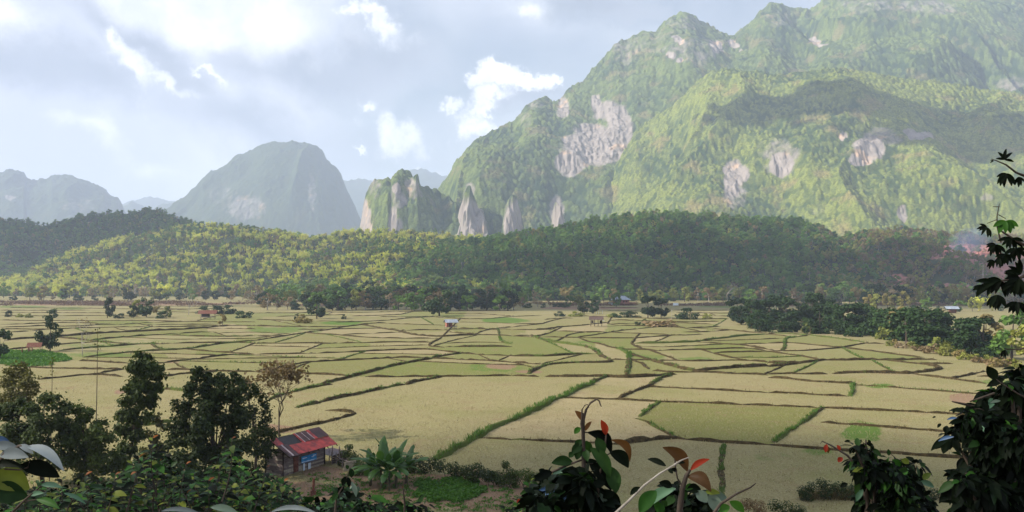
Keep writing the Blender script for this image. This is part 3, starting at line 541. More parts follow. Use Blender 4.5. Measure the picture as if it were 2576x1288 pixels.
def field_mat():
    m_, t, out = mat('rice_stubble'); p = pos(t); a = attr(t, 'f1'); b = attr(t, 'f2'); g_ = attr(t, 'green'); s_ = attr(t, 'soil')
    base = t.mix(a, (.150, .152, .045), (.280, .232, .125)); base = t.mix(t.m('MULTIPLY', t.step(b, .35, .95), .62), base, (.128, .158, .034))
    n1_ = t.noise(p, .035, 5, .6); base = t.mix(t.m('MULTIPLY', t.step(n1_, .45, .70), .55), base, (.155, .165, .045))
    n2_ = t.noise(p, .09, 5, .65, 1.5); base = t.mix(t.m('MULTIPLY', t.step(n2_, .52, .72), .45), base, (.21, .135, .08))
    nst = t.noise(scaled(t, p, (1, 1.0, 1)), 2.6, 6, .75); base = t.mix(t.step(nst, .30, .52), t.mix(.68, base, (.09, .065, .028)), base)
    nhi = t.noise(p, 4.5, 3, .7); base = t.mix(t.m('MULTIPLY', t.step(nhi, .55, .66), .65), base, (.42, .37, .25))
    gm = t.step(t.m('ADD', g_, t.m('MULTIPLY_ADD', t.noise(p, .5, 5, .7), 1.1, -.55)), .30, .75)
    base = t.mix(t.m('MULTIPLY', gm, .85), base, t.mix(t.noise(p, 1.5, 3), (.04, .10, .014), (.11, .18, .03)))
    sm = t.step(t.m('ADD', s_, t.m('MULTIPLY_ADD', t.noise(p, .25, 5, .7), 1.0, -.5)), .40, .62)
    base = t.mix(t.m('MULTIPLY', sm, .85), base, t.mix(t.noise(p, .8, 5, .7), (.16, .085, .055), (.28, .19, .13)))
    bsdf(t, out, base, .95, nst, .08, spec=.05); return m_
M['field'] = field_mat()
f1 = t1[np.clip(lab, 0, cur)]; f2 = t2[np.clip(lab, 0, cur)]
S(grid_mesh('field_ground', np.stack([XX, YY, ZZ], -1), M['field'], {'f1': f1, 'f2': f2, 'green': gp, 'soil': soilp}))
g_ = MB(); g_.add([(-16000, -600, -.6), (16000, -600, -.6), (16000, 16000, -.6), (-16000, 16000, -.6)], [(0, 1, 2, 3)]); S(g_.build('ground', M['soil']))
# hillside the photograph was taken from
hx = np.linspace(-70, 70, 90); hy = np.linspace(-40, 66, 80); HX, HY = np.meshgrid(hx, hy, indexing='ij')
def hillside(x, y):
    z = 20.6-.62*np.abs(y-1)**1.0*(y > 1) - .0*x
    z = np.where(y > 1, np.minimum(20.0-.37*y, 20.0-.37*y), 19.6+.12*(1-y))
    z = z+np.clip(-x-6, 0, 60)*.045+.35*fbm(x/5, y/5, 4, 3)
    return np.maximum(z, -.4)
S(grid_mesh('hillside', np.stack([HX, HY, hillside(HX, HY)], -1), M['soil']))

# grass on the bunds
gb = MB(); rg = np.random.default_rng(3)
def blades(mbx, P, hgt, wid, tint, rg):
    n = len(P); a = rg.random(n)*6.283; l = rg.normal(0, .35, (n, 2))*hgt[:, None]
    s_ = np.stack([np.cos(a)*wid/2, np.sin(a)*wid/2, 0*a], -1)
    tip = P+np.concatenate([l, hgt[:, None]], 1)
    V = np.stack([P-s_, P+s_, tip+s_*.3, tip-s_*.3], 1).reshape(-1, 3)
    mbx.add(V, np.arange(n*4).reshape(n, 4), tint)
gbd = MB()
for A, N_, wd, hj, g in bund_lines:
    L = np.linalg.norm(np.diff(A, axis=0), axis=1).sum(); Yc = A[:, 1].mean()
    dens = (26 if Yc < 160 else 12 if Yc < 300 else 4)*(g+.18)
    n = int(L*dens)
    if n < 1 or Yc > 620: continue
    i = rg.random(n)*(len(A)-1); i0 = i.astype(int); fr = (i-i0)[:, None]
    P = A[i0]*(1-fr)+A[np.minimum(i0+1, len(A)-1)]*fr; P = P+N_[i0]*((rg.random(n)-.5)*wd*(1.0 if g < .8 else 1.25))[:, None]; P[:, 2] = hj[i0]*.8
    clump = vn(P[:, 0]/1.5, P[:, 1]/1.5, 3)
    keep = rg.random(n) < np.clip((clump-.28)*2.2, 0, 1)*(.35+.65*(g > .3)); P = P[keep]; n = len(P)
    if not n: continue
    sc = 1+Yc/260
    (gb if g > .3 else gbd) and blades(gb if g > .3 else gbd, P, (.18+.30*rg.random(n))*(1.25 if g > .8 else .85)*(1+Yc/900), (.05+.05*rg.random(n))*sc, rg.random(n), rg)
S(gb.build('bund_grass', M['grass']), 'stuff'); S(gbd.build('dry_bund_grass', M['grass_dry']), 'stuff')
# straw stubble standing in the near plots
n = 120000; py = HZ+(H*F)/(60+150*rg.random(n)**1.5); px = rg.random(n)*2700-60
Y = H*F/(py-HZ); P = np.stack([(px-CX)/F*Y, Y, 0*Y], -1); keep = vn(P[:, 0]/2, P[:, 1]/2, 8) > .35; P = P[keep]
st = MB(); blades(st, P, .10+.14*rg.random(len(P)), .05+.05*rg.random(len(P)), .35+.65*rg.random(len(P)), rg)
M['straw'] = leafmat('straw', (.17, .135, .065), (.36, .31, .18), tr=.2); S(st.build('rice_stubble', M['straw']), 'stuff')
# ------------------------------------------------------------------ unseen clouds added outside the frame to shade chosen parts of the valley
M['shade_cloud'] = simple('shade_cloud_white', (.75, .76, .78), (.85, .85, .86), .01, obj=False, spec=0)
def shade_cloud(target, rx, ry, z=1680, seed=0, squash=.25, lumps=16, rot=0.0):
    """unseen puffy sun blocker, added so that its shadow falls round target"""
    k = (z-target[2])/math.tan(SUN_EL); c = (target[0]+math.sin(SUN_AZ)*k, target[1]+math.cos(SUN_AZ)*k, z)
    rg = np.random.default_rng(seed); g_ = MB(); cr, sr = math.cos(rot), math.sin(rot); n, m_ = 18, 10
    th = np.linspace(0, 2*math.pi, n); ph = np.linspace(.05, math.pi-.05, m_); TH, PH = np.meshgrid(th, ph, indexing='ij')
    u = np.stack([np.cos(TH)*np.sin(PH), np.sin(TH)*np.sin(PH), np.cos(PH)], -1); idx = np.arange(n*m_).reshape(n, m_); q = np.stack([idx[:-1, :-1], idx[:-1, 1:], idx[1:, 1:], idx[1:, :-1]], -1).reshape(-1, 4)
    for i in range(380):                               # many puffs, thinning out towards the rim
        a = rg.random()*6.283; rr = abs(rg.normal(0, .52)) if i > 170 else rg.random()**.5*.85; x, y = math.cos(a)*rr*rx, math.sin(a)*rr*ry
        s_ = min(rx, ry)*(.07+.36*rg.random()*max(.12, 1-rr*.75)); r_ = 1+.25*fbm(u[..., 0]*2+i, u[..., 1]*2+u[..., 2], 3, i); r_[-1] = r_[0]
        P = u*r_[..., None]*[s_, s_, s_*.55]+[c[0]+x*cr-y*sr, c[1]+x*sr+y*cr, c[2]+50+s_*.3]; g_.add(P.reshape(-1, 3), q)
    return S(g_.build('shade_cloud', M['shade_cloud'], smooth=True))
shade_cloud((330, 950, 60), 560, 150, seed=3)                # over the dark wooded hill
shade_cloud((-20, 660, 8), 300, 110, seed=5)                 # tree line below it
shade_cloud((560, 680, 20), 480, 120, seed=12)
shade_cloud((-860, 1700, 70), 300, 220, seed=7)              # hill behind on the left
shade_cloud((1000, 2330, 520), 680, 120, seed=9, rot=-.15)    # dark band along the middle ridge
shade_cloud((1250, 2180, 370), 330, 110, seed=11)
shade_cloud((-4, 11, 16), 85, 36, z=1680, seed=15)  # added unseen to keep the slope before the camera in shade
shade_cloud((-62, 66, 6), 46, 44, z=1680, seed=16)           # added unseen to darken the near trees at left
shade_cloud((1650, 2330, 600), 380, 85, seed=21)
# ------------------------------------------------------------------ tree kinds: crown and trunk meshes shared by the copies
def leaf_quads(mbx, P, size, rg, out=None, droop=0.0, tint=None, elong=1.0):
    """P (n,3) leaf centres; each leaf is one pointed quad with its own facing"""
    n = len(P); size = np.broadcast_to(size, (n,))
    nrm = rg.normal(0, 1, (n, 3)); nrm[:, 2] = np.abs(nrm[:, 2])+.35
    if out is not None: nrm = nrm*.55+out*1.1
    nrm /= np.linalg.norm(nrm, axis=1)[:, None]+1e-9
    d = rg.normal(0, 1, (n, 3)); d[:, 2] -= droop; d -= nrm*(d*nrm).sum(1)[:, None]; d /= np.linalg.norm(d, axis=1)[:, None]+1e-9
    b = np.cross(nrm, d)
    L = (size*elong)[:, None]; W = (size*.42)[:, None]
    bend = nrm*(size*.12)[:, None]
    V = np.stack([P-d*L*.5-bend, P+b*W-d*L*.05, P+d*L*.5-bend*1.5, P-b*W-d*L*.05], 1).reshape(-1, 3)
    mbx.add(V, np.arange(n*4).reshape(n, 4), rg.random(n) if tint is None else tint)
def blob_points(blobs, n, rg, shell=.45):
    b = np.array(blobs, float); wgt = b[:, 3]**2*(b[:, 4] if b.shape[1] > 4 else 1); k = rg.choice(len(b), n, p=wgt/wgt.sum())
    d = rg.normal(0, 1, (n, 3)); d /= np.linalg.norm(d, axis=1)[:, None]
    r = b[k, 3]*(1-shell*rg.random(n)**1.6)
    zs = b[k, 4] if b.shape[1] > 4 else np.ones(n)
    P = b[k, :3]+d*r[:, None]*np.stack([np.ones(n), np.ones(n), zs], 1)
    return P, d, k
def crown_blobs(h, r, z0, n, rg, flat=.8, spread=1.0):
    """clumps arranged as an uneven crown between z0 and h"""
    out = []
    for i in range(n):
        t = rg.random(); a = rg.random()*6.283; zz = z0+(h-z0)*(.12+.80*t)
        R = r*math.sin(math.pi*min(.97, .18+.72*t))*spread*(.35+.65*rg.random())
        s_ = r*(.24+.22*rg.random()); out.append((R*math.cos(a), R*math.sin(a), zz-s_*.4, s_, flat))
    return out
def clump_tint(P, k, rg, kt=.35):
    c = rg.random(int(k.max())+1); return np.clip(.65*rg.random(len(P))+kt*c[k], 0, 1)  # random tone per leaf and per clump
def mk_crown(blobs, n, size, rg, **kw):
    m_ = MB(); P, d, k = blob_points(blobs, n, rg); leaf_quads(m_, P, size*(.7+.6*rg.random(n)), rg, out=d, tint=clump_tint(P, k, rg), **kw); return m_
def mk_trunk(h, r, rg, blobs=(), lean=.05, nb=5):
    m_ = MB(); lx, ly = rg.normal(0, lean, 2)*h
    pts = [(lx*t*t, ly*t*t, h*t-.3*(t == 0)) for t in (0, .3, .6, 1)]; m_.tube(pts, [r*1.25, r, r*.7, r*.3], 6)
    bl = sorted(blobs, key=lambda b: -b[3])[:nb]
    for b in bl:
        t = .35+.35*rg.random(); s0 = Vector((lx*t*t, ly*t*t, h*t)); e = Vector(b[:3]); mid = (s0+e)/2+Vector((0, 0, -.06*h*rg.random()))
        m_.tube([s0, mid, e], [r*.5, r*.32, r*.12], 5)
    return m_
def kind_broad(seed, h=12, r=4.6, z0=1.2, nb=13, n=620, size=1.05, spread=1.0):
    rg = np.random.default_rng(seed); b = crown_blobs(h, r, z0, nb, rg, spread=spread); return mk_crown(b, n, size, rg), mk_trunk(h*.72, .22, rg, b)
def kind_tall(seed, h=17, r=3.6):
    rg = np.random.default_rng(seed); b = crown_blobs(h, r, h*.50, 9, rg); return mk_crown(b, 420, 1.0, rg), mk_trunk(h*.85, .20, rg, b)
def kind_bamboo(seed, h=12, n=26):
    rg = np.random.default_rng(seed); cr = MB(); tr = MB()
    for i in range(n):
        a = rg.random()*6.283; L = h*(.65+.45*rg.random()); out = L*(.16+.25*rg.random()); t = np.linspace(0, 1, 7)
        rr = .5+out*t**2.4; z = L*(t-.24*t**4*rg.random()*1.6)
        pts = np.stack([np.cos(a)*rr, np.sin(a)*rr, z], 1)
        tr.tube([tuple(p) for p in pts[:6]], [.07, .06, .05, .04, .03, .02], 4)
        m_ = 26; tt = .30+.70*rg.random(m_)**.8; P = np.stack([np.interp(tt, t, pts[:, j]) for j in range(3)], 1)+rg.normal(0, .42, (m_, 3))*[1, 1, .6]
        leaf_quads(cr, P, .95*(.6+.6*rg.random(m_)), rg, droop=1.6, elong=1.35, tint=np.clip(.25+.5*rg.random(m_)+.25*(rg.random()), 0, 1))
    return cr, tr
def kind_bare(seed, h=11, leaves=90, depth=4, r0=.2, spread=.55, l0=.34, q=.62):
    rg = np.random.default_rng(seed); tr = MB(); cr = MB(); tips = []
    def grow(p, d, L, r, k):
        e = p+d*L; md = (p+e)/2+Vector(rg.normal(0, .05*L, 3)); tr.tube([p, md, e], [r, r*.8, r*.62], 5 if k > 1 else 3)
        if k == 0: tips.append(e); return
        for _ in range(3 if k > 1 else 3):
            nd = (d+Vector(rg.normal(0, spread, 3))+Vector((0, 0, .18))).normalized(); grow(e, nd, L*(q+.18*rg.random()), r*.6, k-1)
    grow(Vector((0, 0, -.2)), Vector((rg.normal(0, .06), rg.normal(0, .06), 1)).normalized(), h*l0, r0, depth)
    if leaves:
        T_ = np.array([tuple(t) for t in tips]); P = T_[(len(T_)*rg.random(leaves)**1.6).astype(int)]+rg.normal(0, .3, (leaves, 3)); leaf_quads(cr, P, .55, rg)
    return cr, tr
def kind_shrub(seed, h=2.6, r=2.2, n=300, size=.55):
    rg = np.random.default_rng(seed); b = crown_blobs(h, r, .1, 9, rg, flat=.75); b += [(rg.normal(0, r*.5), rg.normal(0, r*.5), .4, r*.35, .8) for _ in range(4)]
    return mk_crown(b, n, size, rg), mk_trunk(h*.6, .07, rg, b, nb=6)

KB = {}
def bank(key, fn, args_list, mats):
    KB[key] = []
    for a in args_list:
        cr, tr = fn(**a); KB[key].append((cr.mesh('crown_'+key, mats[0]), tr.mesh('trunk_'+key, mats[1]), (cr, tr)))
bank('broad', kind_broad, [dict(seed=i, h=11+i % 3, r=4.2+.4*(i % 3), nb=11+i % 4) for i in range(4)], (M['leaf'], M['bark']))
bank('dark', kind_broad, [dict(seed=10+i, h=10+i % 2, r=4.4, nb=12, n=700) for i in range(3)], (M['leaf_dark'], M['bark']))
bank('deep', kind_broad, [dict(seed=110+i, h=10+i % 2, r=4.4, nb=14, n=900, size=.85) for i in range(3)], (M['leaf_deep_shaded'], M['bark']))
bank('olive', kind_broad, [dict(seed=20+i, h=11, r=4.0, nb=12) for i in range(3)], (M['leaf_olive'], M['bark']))
bank('tall', kind_tall, [dict(seed=30+i) for i in range(2)], (M['leaf'], M['bark_pale']))
bank('bamboo', kind_bamboo, [dict(seed=40+i, h=11+i) for i in range(3)], (M['leaf_bamboo'], M['leaf_bamboo']))
bank('dry', kind_broad, [dict(seed=50+i, h=10, r=3.8, nb=10, n=330, size=.8) for i in range(2)], (M['leaf_brown'], M['bark_pale']))
bank('bare', kind_bare, [dict(seed=60+i, leaves=60) for i in range(3)], (M['leaf_brown'], M['bark_pale']))
bank('shrub', kind_shrub, [dict(seed=70+i) for i in range(3)], (M['leaf_olive'], M['bark']))
bank('bush', kind_shrub, [dict(seed=80+i, h=3.4, r=2.4, n=520, size=.48) for i in range(3)], (M['leaf_deep_shaded'], M['bark']))
bank('dryshrub', kind_shrub, [dict(seed=90+i, h=1.6, r=1.8, n=180, size=.45) for i in range(2)], (M['leaf_brown'], M['bark']))
R = random.Random(11)
TREES = [0]
def tree(key, loc, h, label, cat='tree', group=None, name=None, v=None, wide=1.0, rz=None, nh=None):
    """one tree: an Empty with its trunk and crown (mesh data shared between trees of a kind)"""
    key = 'deep' if key == 'dark' else key
    k = KB[key]; cr, tr, _ = k[(R.randrange(len(k)) if v is None else v) % len(k)]
    nom = {'broad': 12, 'dark': 10.5, 'deep': 10.5, 'olive': 11, 'tall': 17, 'bamboo': 11.5, 'dry': 10, 'bare': 11, 'shrub': 2.6, 'bush': 3.4, 'dryshrub': 1.6}.get(key, 10)
    s = h/(nh or nom)*1.32
    nm = name or {'bamboo': 'bamboo_clump', 'shrub': 'shrub', 'bush': 'bush', 'dryshrub': 'shrub', 'bare': 'bare_tree', 'dry': 'dry_tree'}.get(key, 'tree')
    o = thing(nm, label, cat, loc, R.random()*6.28 if rz is None else rz, group); o.scale = (s*wide, s*wide, s); TREES[0] += 1
    for me, pn in ((cr, 'crown'), (tr, 'trunk' if cat == 'tree' else 'stems')):
        if len(me.vertices): c = bpy.data.objects.new(pn, me); C.objects.link(c); c.parent = o
    return o

# ------------------------------------------------------------------ the wooded hills: one forest per hill, trees scattered on its slope
protos = bpy.data.collections.new('forest_trees'); PK = []
for key in ('broad', 'dark', 'olive', 'tall', 'bamboo', 'dry'):
    for cr, tr, (a, b) in KB[key]:
        me = cr.copy(); o = bpy.data.objects.new('%02d_%s_tree' % (len(PK), key), None)
        mm = MB(); mm.v = a.v+b.v; mm.f = a.f+[f+a.n for f in b.f]; mm.t = a.t+b.t; mm.mi = a.mi+[m_+1 for m_ in b.mi]; mm.n = a.n+b.n
        o = bpy.data.objects.new('%02d_%s_tree' % (len(PK), key), mm.mesh(key+'_tree', [cr.materials[0], tr.materials[0]])); protos.objects.link(o); PK.append(key)
def forest(name, P, kinds, scale, rg):
    me = bpy.data.meshes.new(name); me.vertices.add(len(P)); me.vertices.foreach_set('co', P.astype(np.float32).ravel())
    for nm, v, ty in (('kind', kinds, 'INT'), ('size', scale, 'FLOAT'), ('turn', rg.random(len(P))*6.283, 'FLOAT')):
        a = me.attributes.new(nm, ty, 'POINT'); a.data.foreach_set('value', v.astype(np.int32 if ty == 'INT' else np.float32))
    o = bpy.data.objects.new(name, me); C.objects.link(o); S(o, 'stuff')
    g = bpy.data.node_groups.new('forest_scatter', 'GeometryNodeTree')
    g.interface.new_socket('Geometry', in_out='INPUT', socket_type='NodeSocketGeometry'); g.interface.new_socket('Geometry', in_out='OUTPUT', socket_type='NodeSocketGeometry')
    N = g.nodes; L = g.links; gi = N.new('NodeGroupInput'); go = N.new('NodeGroupOutput')
    m2p = N.new('GeometryNodeMeshToPoints'); iop = N.new('GeometryNodeInstanceOnPoints'); ci = N.new('GeometryNodeCollectionInfo')
    ci.inputs['Collection'].default_value = protos; ci.inputs['Separate Children'].default_value = True; ci.inputs['Reset Children'].default_value = True
    def na(nm, ty):
        n = N.new('GeometryNodeInputNamedAttribute'); n.data_type = ty; n.inputs['Name'].default_value = nm; return n.outputs['Attribute']
    cv = N.new('ShaderNodeCombineXYZ'); L.new(na('turn', 'FLOAT'), cv.inputs[2])
    L.new(gi.outputs[0], m2p.inputs[0]); L.new(m2p.outputs[0], iop.inputs['Points']); L.new(ci.outputs[0], iop.inputs['Instance'])
    iop.inputs['Pick Instance'].default_value = True; L.new(na('kind', 'INT'), iop.inputs['Instance Index']); L.new(cv.outputs[0], iop.inputs['Rotation']); L.new(na('size', 'FLOAT'), iop.inputs['Scale'])
    L.new(iop.outputs[0], go.inputs[0]); md = o.modifiers.new('scatter', 'NODES'); md.node_group = g
    return o
def pick(rg, n, weights):
    ks = list(weights); w_ = np.array([weights[k] for k in ks], float); c = rg.choice(len(ks), n, p=w_/w_.sum()); out = np.zeros(n, int)
    for i, k in enumerate(ks):
        ids = [j for j, q in enumerate(PK) if q == k]; m_ = c == i; out[m_] = rg.choice(ids, m_.sum())
    return out
def scatter(hill, x0, x1, dens, seed, weightfn, smin=.55, smax=1.05, t0=.0, t1=1.06, skip=None):
    rg = np.random.default_rng(seed); n = int(dens); px = x0+(x1-x0)*rg.random(n*2); t = t0+(t1-t0)*rg.random(n*2)
    x, Y, z = hill.ev(px, t); keep = (rg.random(n*2) < Y/Y.max()) & (z > -1.5)
    if skip is not None: keep &= ~skip(px, HZ-(z-H)*F/Y)
    x, Y, z, px, t = [q[keep][:n] for q in (x, Y, z, px, t)]
    n = len(x); kinds = np.zeros(n, int); zone = vn(x/90, Y/60, seed)
    bands = weightfn(px, zone)
    for wts, msk in bands: kinds[msk] = pick(rg, int(msk.sum()), wts)
    sc = smin+(smax-smin)*rg.random(n)**1.5; sc = sc*np.where(np.array([PK[k] == 'tall' for k in kinds]), .85, 1)
    return np.stack([x, Y, np.maximum(z, 0)-.4], 1), kinds, sc, rg
W_dark = dict(broad=5, dark=5, olive=1.2, tall=.5, dry=.25); W_lit = dict(bamboo=6, olive=2, broad=1.2, dark=.5, dry=.8); W_green = dict(broad=3, olive=3, bamboo=1, dark=1.5, tall=.3); W_red = dict(olive=3, dry=4, broad=1, dark=.8)
P, k, sc, rg = scatter(hG, -80, 640, 2900, 101, lambda px, z: [(W_dark, z > -1)], .55, 1.4); forest('forest', P, k, sc, rg)
P, k, sc, rg = scatter(hH, -80, 1330, 5600, 102, lambda px, z: [(W_lit, z > .36), (W_green, z <= .36)], .42, 1.25); forest('forest', P, k, sc, rg)
bare_spot = lambda px, py: (((px-2262)/32)**2+((py-706)/13)**2 < 1) | (((px-2385)/60)**2+((py-722)/15)**2 < 1) | ((((px-2450)/85)**2+((py-640)/26)**2 < 1) & (np.sin(px*1.7+py) > -.75)) | ((((px-2545)/70)**2+((py-682)/32)**2 < 1) & (np.sin(px*1.3+py) > -.75))
P, k, sc, rg = scatter(hI, 700, 2680, 7800, 103, lambda px, z: [(W_dark, (px < 2050)), (dict(dark=2, olive=3, broad=2, dry=1.5), (px >= 2050) & (px < 2180)), (W_red, px >= 2180)], .42, 1.35, skip=bare_spot); forest('forest', P, k, sc, rg)

# ------------------------------------------------------------------ trees one can tell apart
def row(n, x0, x1, y0, y1, keys, hmin, hmax, lab, group, seed, wide=1.0, yfn=None, cat='tree'):
    rr = random.Random(seed)
    for i in range(n):
        px = x0+(x1-x0)*(i+rr.random())/n; f_ = (px-x0)/(x1-x0)
        py = (yfn(px) if yfn else y0+(y1-y0)*f_)+rr.uniform(-2.2, 2.2)*(1 if not yfn else 2.5)
        key = rr.choices(list(keys), list(keys.values()))[0]; L = lab[key] if isinstance(lab, dict) else lab
        L = L+[', far left', ', left middle', ', right middle', ', far right'][min(3, int(f_*4))]+(' front' if seed in (1, 3, 6, 8, 9, 12) else ' back' if seed in (21, 111, 13, 4, 5, 7) else ' centre')
        c = 'bush' if key in ('shrub', 'bush', 'dryshrub') else 'tree'
        tree(key, gnd(px, py), rr.uniform(hmin, hmax)*(.35 if c == 'bush' else 1), L, c, group, wide=wide*rr.uniform(.85, 1.25))
WH = ' in the shaded tree line below the wooded hill'
foot = {'dark': 'dark bushy tree'+WH, 'broad': 'green leafy tree'+WH, 'dry': 'brownish half bare tree'+WH, 'olive': 'olive green tree'+WH, 'bare': 'pale bare tree'+WH, 'bush': 'dark bush'+WH, 'shrub': 'olive bush'+WH}
row(34, 670, 1300, 779, 781, dict(dark=5, broad=4, olive=1.5, dry=2, bush=2), 9, 15, foot, 'tree line at the foot of the hill', 1, 1.1)
row(30, 640, 1330, 768, 770, dict(dark=3, broad=4, olive=2, dry=3, bare=1), 10, 17, foot, 'tree line at the foot of the hill', 2)
row(26, 640, 1330, 760, 761, dict(broad=4, olive=3, dry=3, dark=2), 11, 18, foot, 'tree line at the foot of the hill', 21)
lf = {k: v.replace(WH, ' in the sparse row below the bamboo hill') for k, v in foot.items()}
row(34, -30, 680, 754, 756, dict(dry=4, olive=4, dark=2, broad=2, bare=1, bush=3), 7, 14, lf, 'trees below the bamboo hill', 3)
row(26, -30, 700, 748, 748, dict(dry=3, olive=4, broad=3, bamboo=2), 10, 16, dict(lf, bamboo='yellow green bamboo clump in the sparse row below the bamboo hill'), 'trees below the bamboo hill', 4)
ct = {k: v.replace(WH, ' under the dark hill behind the far paddies') for k, v in foot.items()}
row(36, 1320, 1880, 757, 757, dict(broad=3, olive=3, dark=2, dry=2, bush=3), 9, 15, ct, 'trees under the dark hill', 5)
row(14, 1300, 1500, 774, 772, dict(olive=3, broad=3, dry=3, bush=5), 7, 11, ct, 'trees under the dark hill', 6)
rt = {'olive': 'olive tree under the reddish slope at the right', 'dry': 'dry brown tree under the reddish slope at the right', 'bamboo': 'yellow green bamboo under the reddish slope', 'broad': 'green tree under the reddish slope at the right', 'dark': 'dark tree under the reddish slope at the right', 'bush': 'dark bush under the reddish slope', 'bare': 'pale bare tree under the reddish slope'}
row(44, 1880, 2620, 764, 768, dict(olive=4, bamboo=.7, dry=2, broad=2, dark=2, bush=1), 10, 16, rt, 'trees under the reddish slope', 7)
row(16, 2180, 2520, 778, 784, dict(olive=4, bamboo=1, broad=2, bush=4), 7, 11, rt, 'trees under the reddish slope', 8)
# hedge of trees and bushes running down the right edge of the paddies
hy_ = lambda px: float(np.interp(px, [1810, 1860, 1950, 2050, 2200, 2300, 2400, 2500, 2600], [815, 826, 832, 836, 850, 866, 884, 905, 930]))
HE = ' in the thick hedge beside the right paddies'
hd = {'dark': 'dark tree'+HE, 'broad': 'green tree'+HE, 'bush': 'dark green bush'+HE, 'shrub': 'olive bush'+HE, 'olive': 'olive green tree'+HE, 'dryshrub': 'dry brown scrub before the hedge, right paddies'}
hd2 = {'dryshrub': 'dry brown scrub clump between hedge and right paddies', 'shrub': 'olive scrub clump between hedge and right paddies'}
row(30, 1880, 2480, 0, 0, dict(bush=6, dark=1, shrub=.8), 9, 13, hd, 'hedge beside the right paddies', 9, 1.1, hy_)
row(26, 1850, 2520, 0, 0, dict(bush=4, dark=3), 7, 10.5, hd, 'hedge beside the right paddies', 10, 1.1, lambda p: hy_(p)-9)
row(16, 2060, 2420, 0, 0, dict(dark=1), 7.5, 10, hd, 'hedge beside the right paddies', 111, 1.1, lambda p: hy_(p)-19)
row(14, 1850, 2100, 0, 0, dict(dark=5, olive=.5), 8, 11, hd, 'hedge beside the right paddies', 13, 1.1, lambda p: 808+.02*(p-1850))
row(20, 2230, 2560, 0, 0, dict(dryshrub=1, shrub=1.5), 4, 6, hd2, 'dry scrub beside the right paddies', 12, 1.1, lambda p: hy_(p)+12)
for (px, py, h, k, lab) in [(1890, 818, 10.5, 'dark', 'tall dark tree at the near left end of the hedge'), (1960, 812, 12, 'dark', 'broad black green tree, tallest of the hedge'), (1925, 806, 10, 'dark', 'rounded green tree between the two tall hedge trees'), (2045, 812, 13, 'dark', 'tall narrow dark tree near the hedge middle'),
                            (2100, 824, 9, 'dark', 'dark green tree right of the narrow hedge tree'), (2165, 822, 9.5, 'dark', 'green tree in the middle of the hedge'), (2240, 838, 9, 'dark', 'bushy green tree where the hedge bends'), (2260, 842, 9.5, 'olive', 'olive tree behind the bend of the hedge'), (2290, 850, 5, 'dark', 'low rounded dark tree right of the hedge bend'), (2480, 880, 9, 'olive', 'yellowish tree at the right end of the hedge'),
                            (2545, 905, 12, 'broad', 'blurry tall green tree at the right picture edge'), (2590, 925, 9, 'olive', 'olive tree at the far right picture edge')]:
    tree(k, gnd(px, py), h, lab, wide=1.05)
# single trees on and round the paddies
for a in [('dark', 1105, 795, 15.6, 'big round dark tree with bare lower trunk standing alone in the paddies', 1.05), ('dark', 1155, 781, 9.8, 'lower dark tree just right of the big round tree', 1.15), ('dark', 797, 802, 11.2, 'dark round tree on a pale trunk at the paddy edge', .95),
          ('dark', 1470, 789, 8, 'left of two small round trees beside the far pond', .8), ('dark', 1492, 790, 8, 'right of two small round trees beside the far pond', .8), ('dark', 1630, 800, 10.8, 'wide dark spreading tree right of the tin roofed house', 1.0), ('dark', 1663, 799, 9.2, 'smaller rounded right half of the dark spreading pair', 1.0),
          ('dark', 270, 800, 10.5, 'dark upright tree left of the clump in the left paddies', .7), ('dark', 368, 798, 10, 'tall dark tree in the clump on the left paddies', .9), ('dark', 335, 800, 6.5, 'low dark tree in the clump on the left paddies', .9), ('olive', 345, 795, 8, 'olive tree behind the clump on the left paddies', .9),
          ('olive', 395, 798, 6.5, 'brownish olive tree in the clump on the left paddies', .9), ('olive', 420, 800, 5.5, 'low olive tree at the right end of the left paddy clump', 1), ('dark', 126, 884, 9.5, 'upright dark feathery tree over the small brown shed at left', .62),
          ('broad', 1550, 772, 11, 'green tree behind the tin roofed house', 1.0), ('bare', 474, 792, 12, 'pale bare tree in front of the left hill', .9), ('bare', 207, 895, 9.5, 'thin leafless pale tree beside the green crop patch', .55), ('bare', 1250, 776, 7, 'small pale bare tree right of the shaded tree line', .9),
          ('bare', 1830, 758, 17, 'wide pale leafless tree against the dark hill', 1.1), ('bare', 2123, 772, 14, 'slim pale bare tree under the right slope', .6), ('bare', 340, 752, 14, 'pale branched bare tree below the bamboo hill', .8), ('tall', 1330, 775, 12, 'slender tree with pale stem at the pond', .8),
          ('olive', 560, 819, 5.2, 'rounded olive bush beside the dark red hut', .9), ('dark', 0, 905, 7, 'dark tree cut by the left picture edge', .8)]:
    k, px, py, h, lab, wd = a; tree(k, gnd(px, py), h, lab, wide=wd)
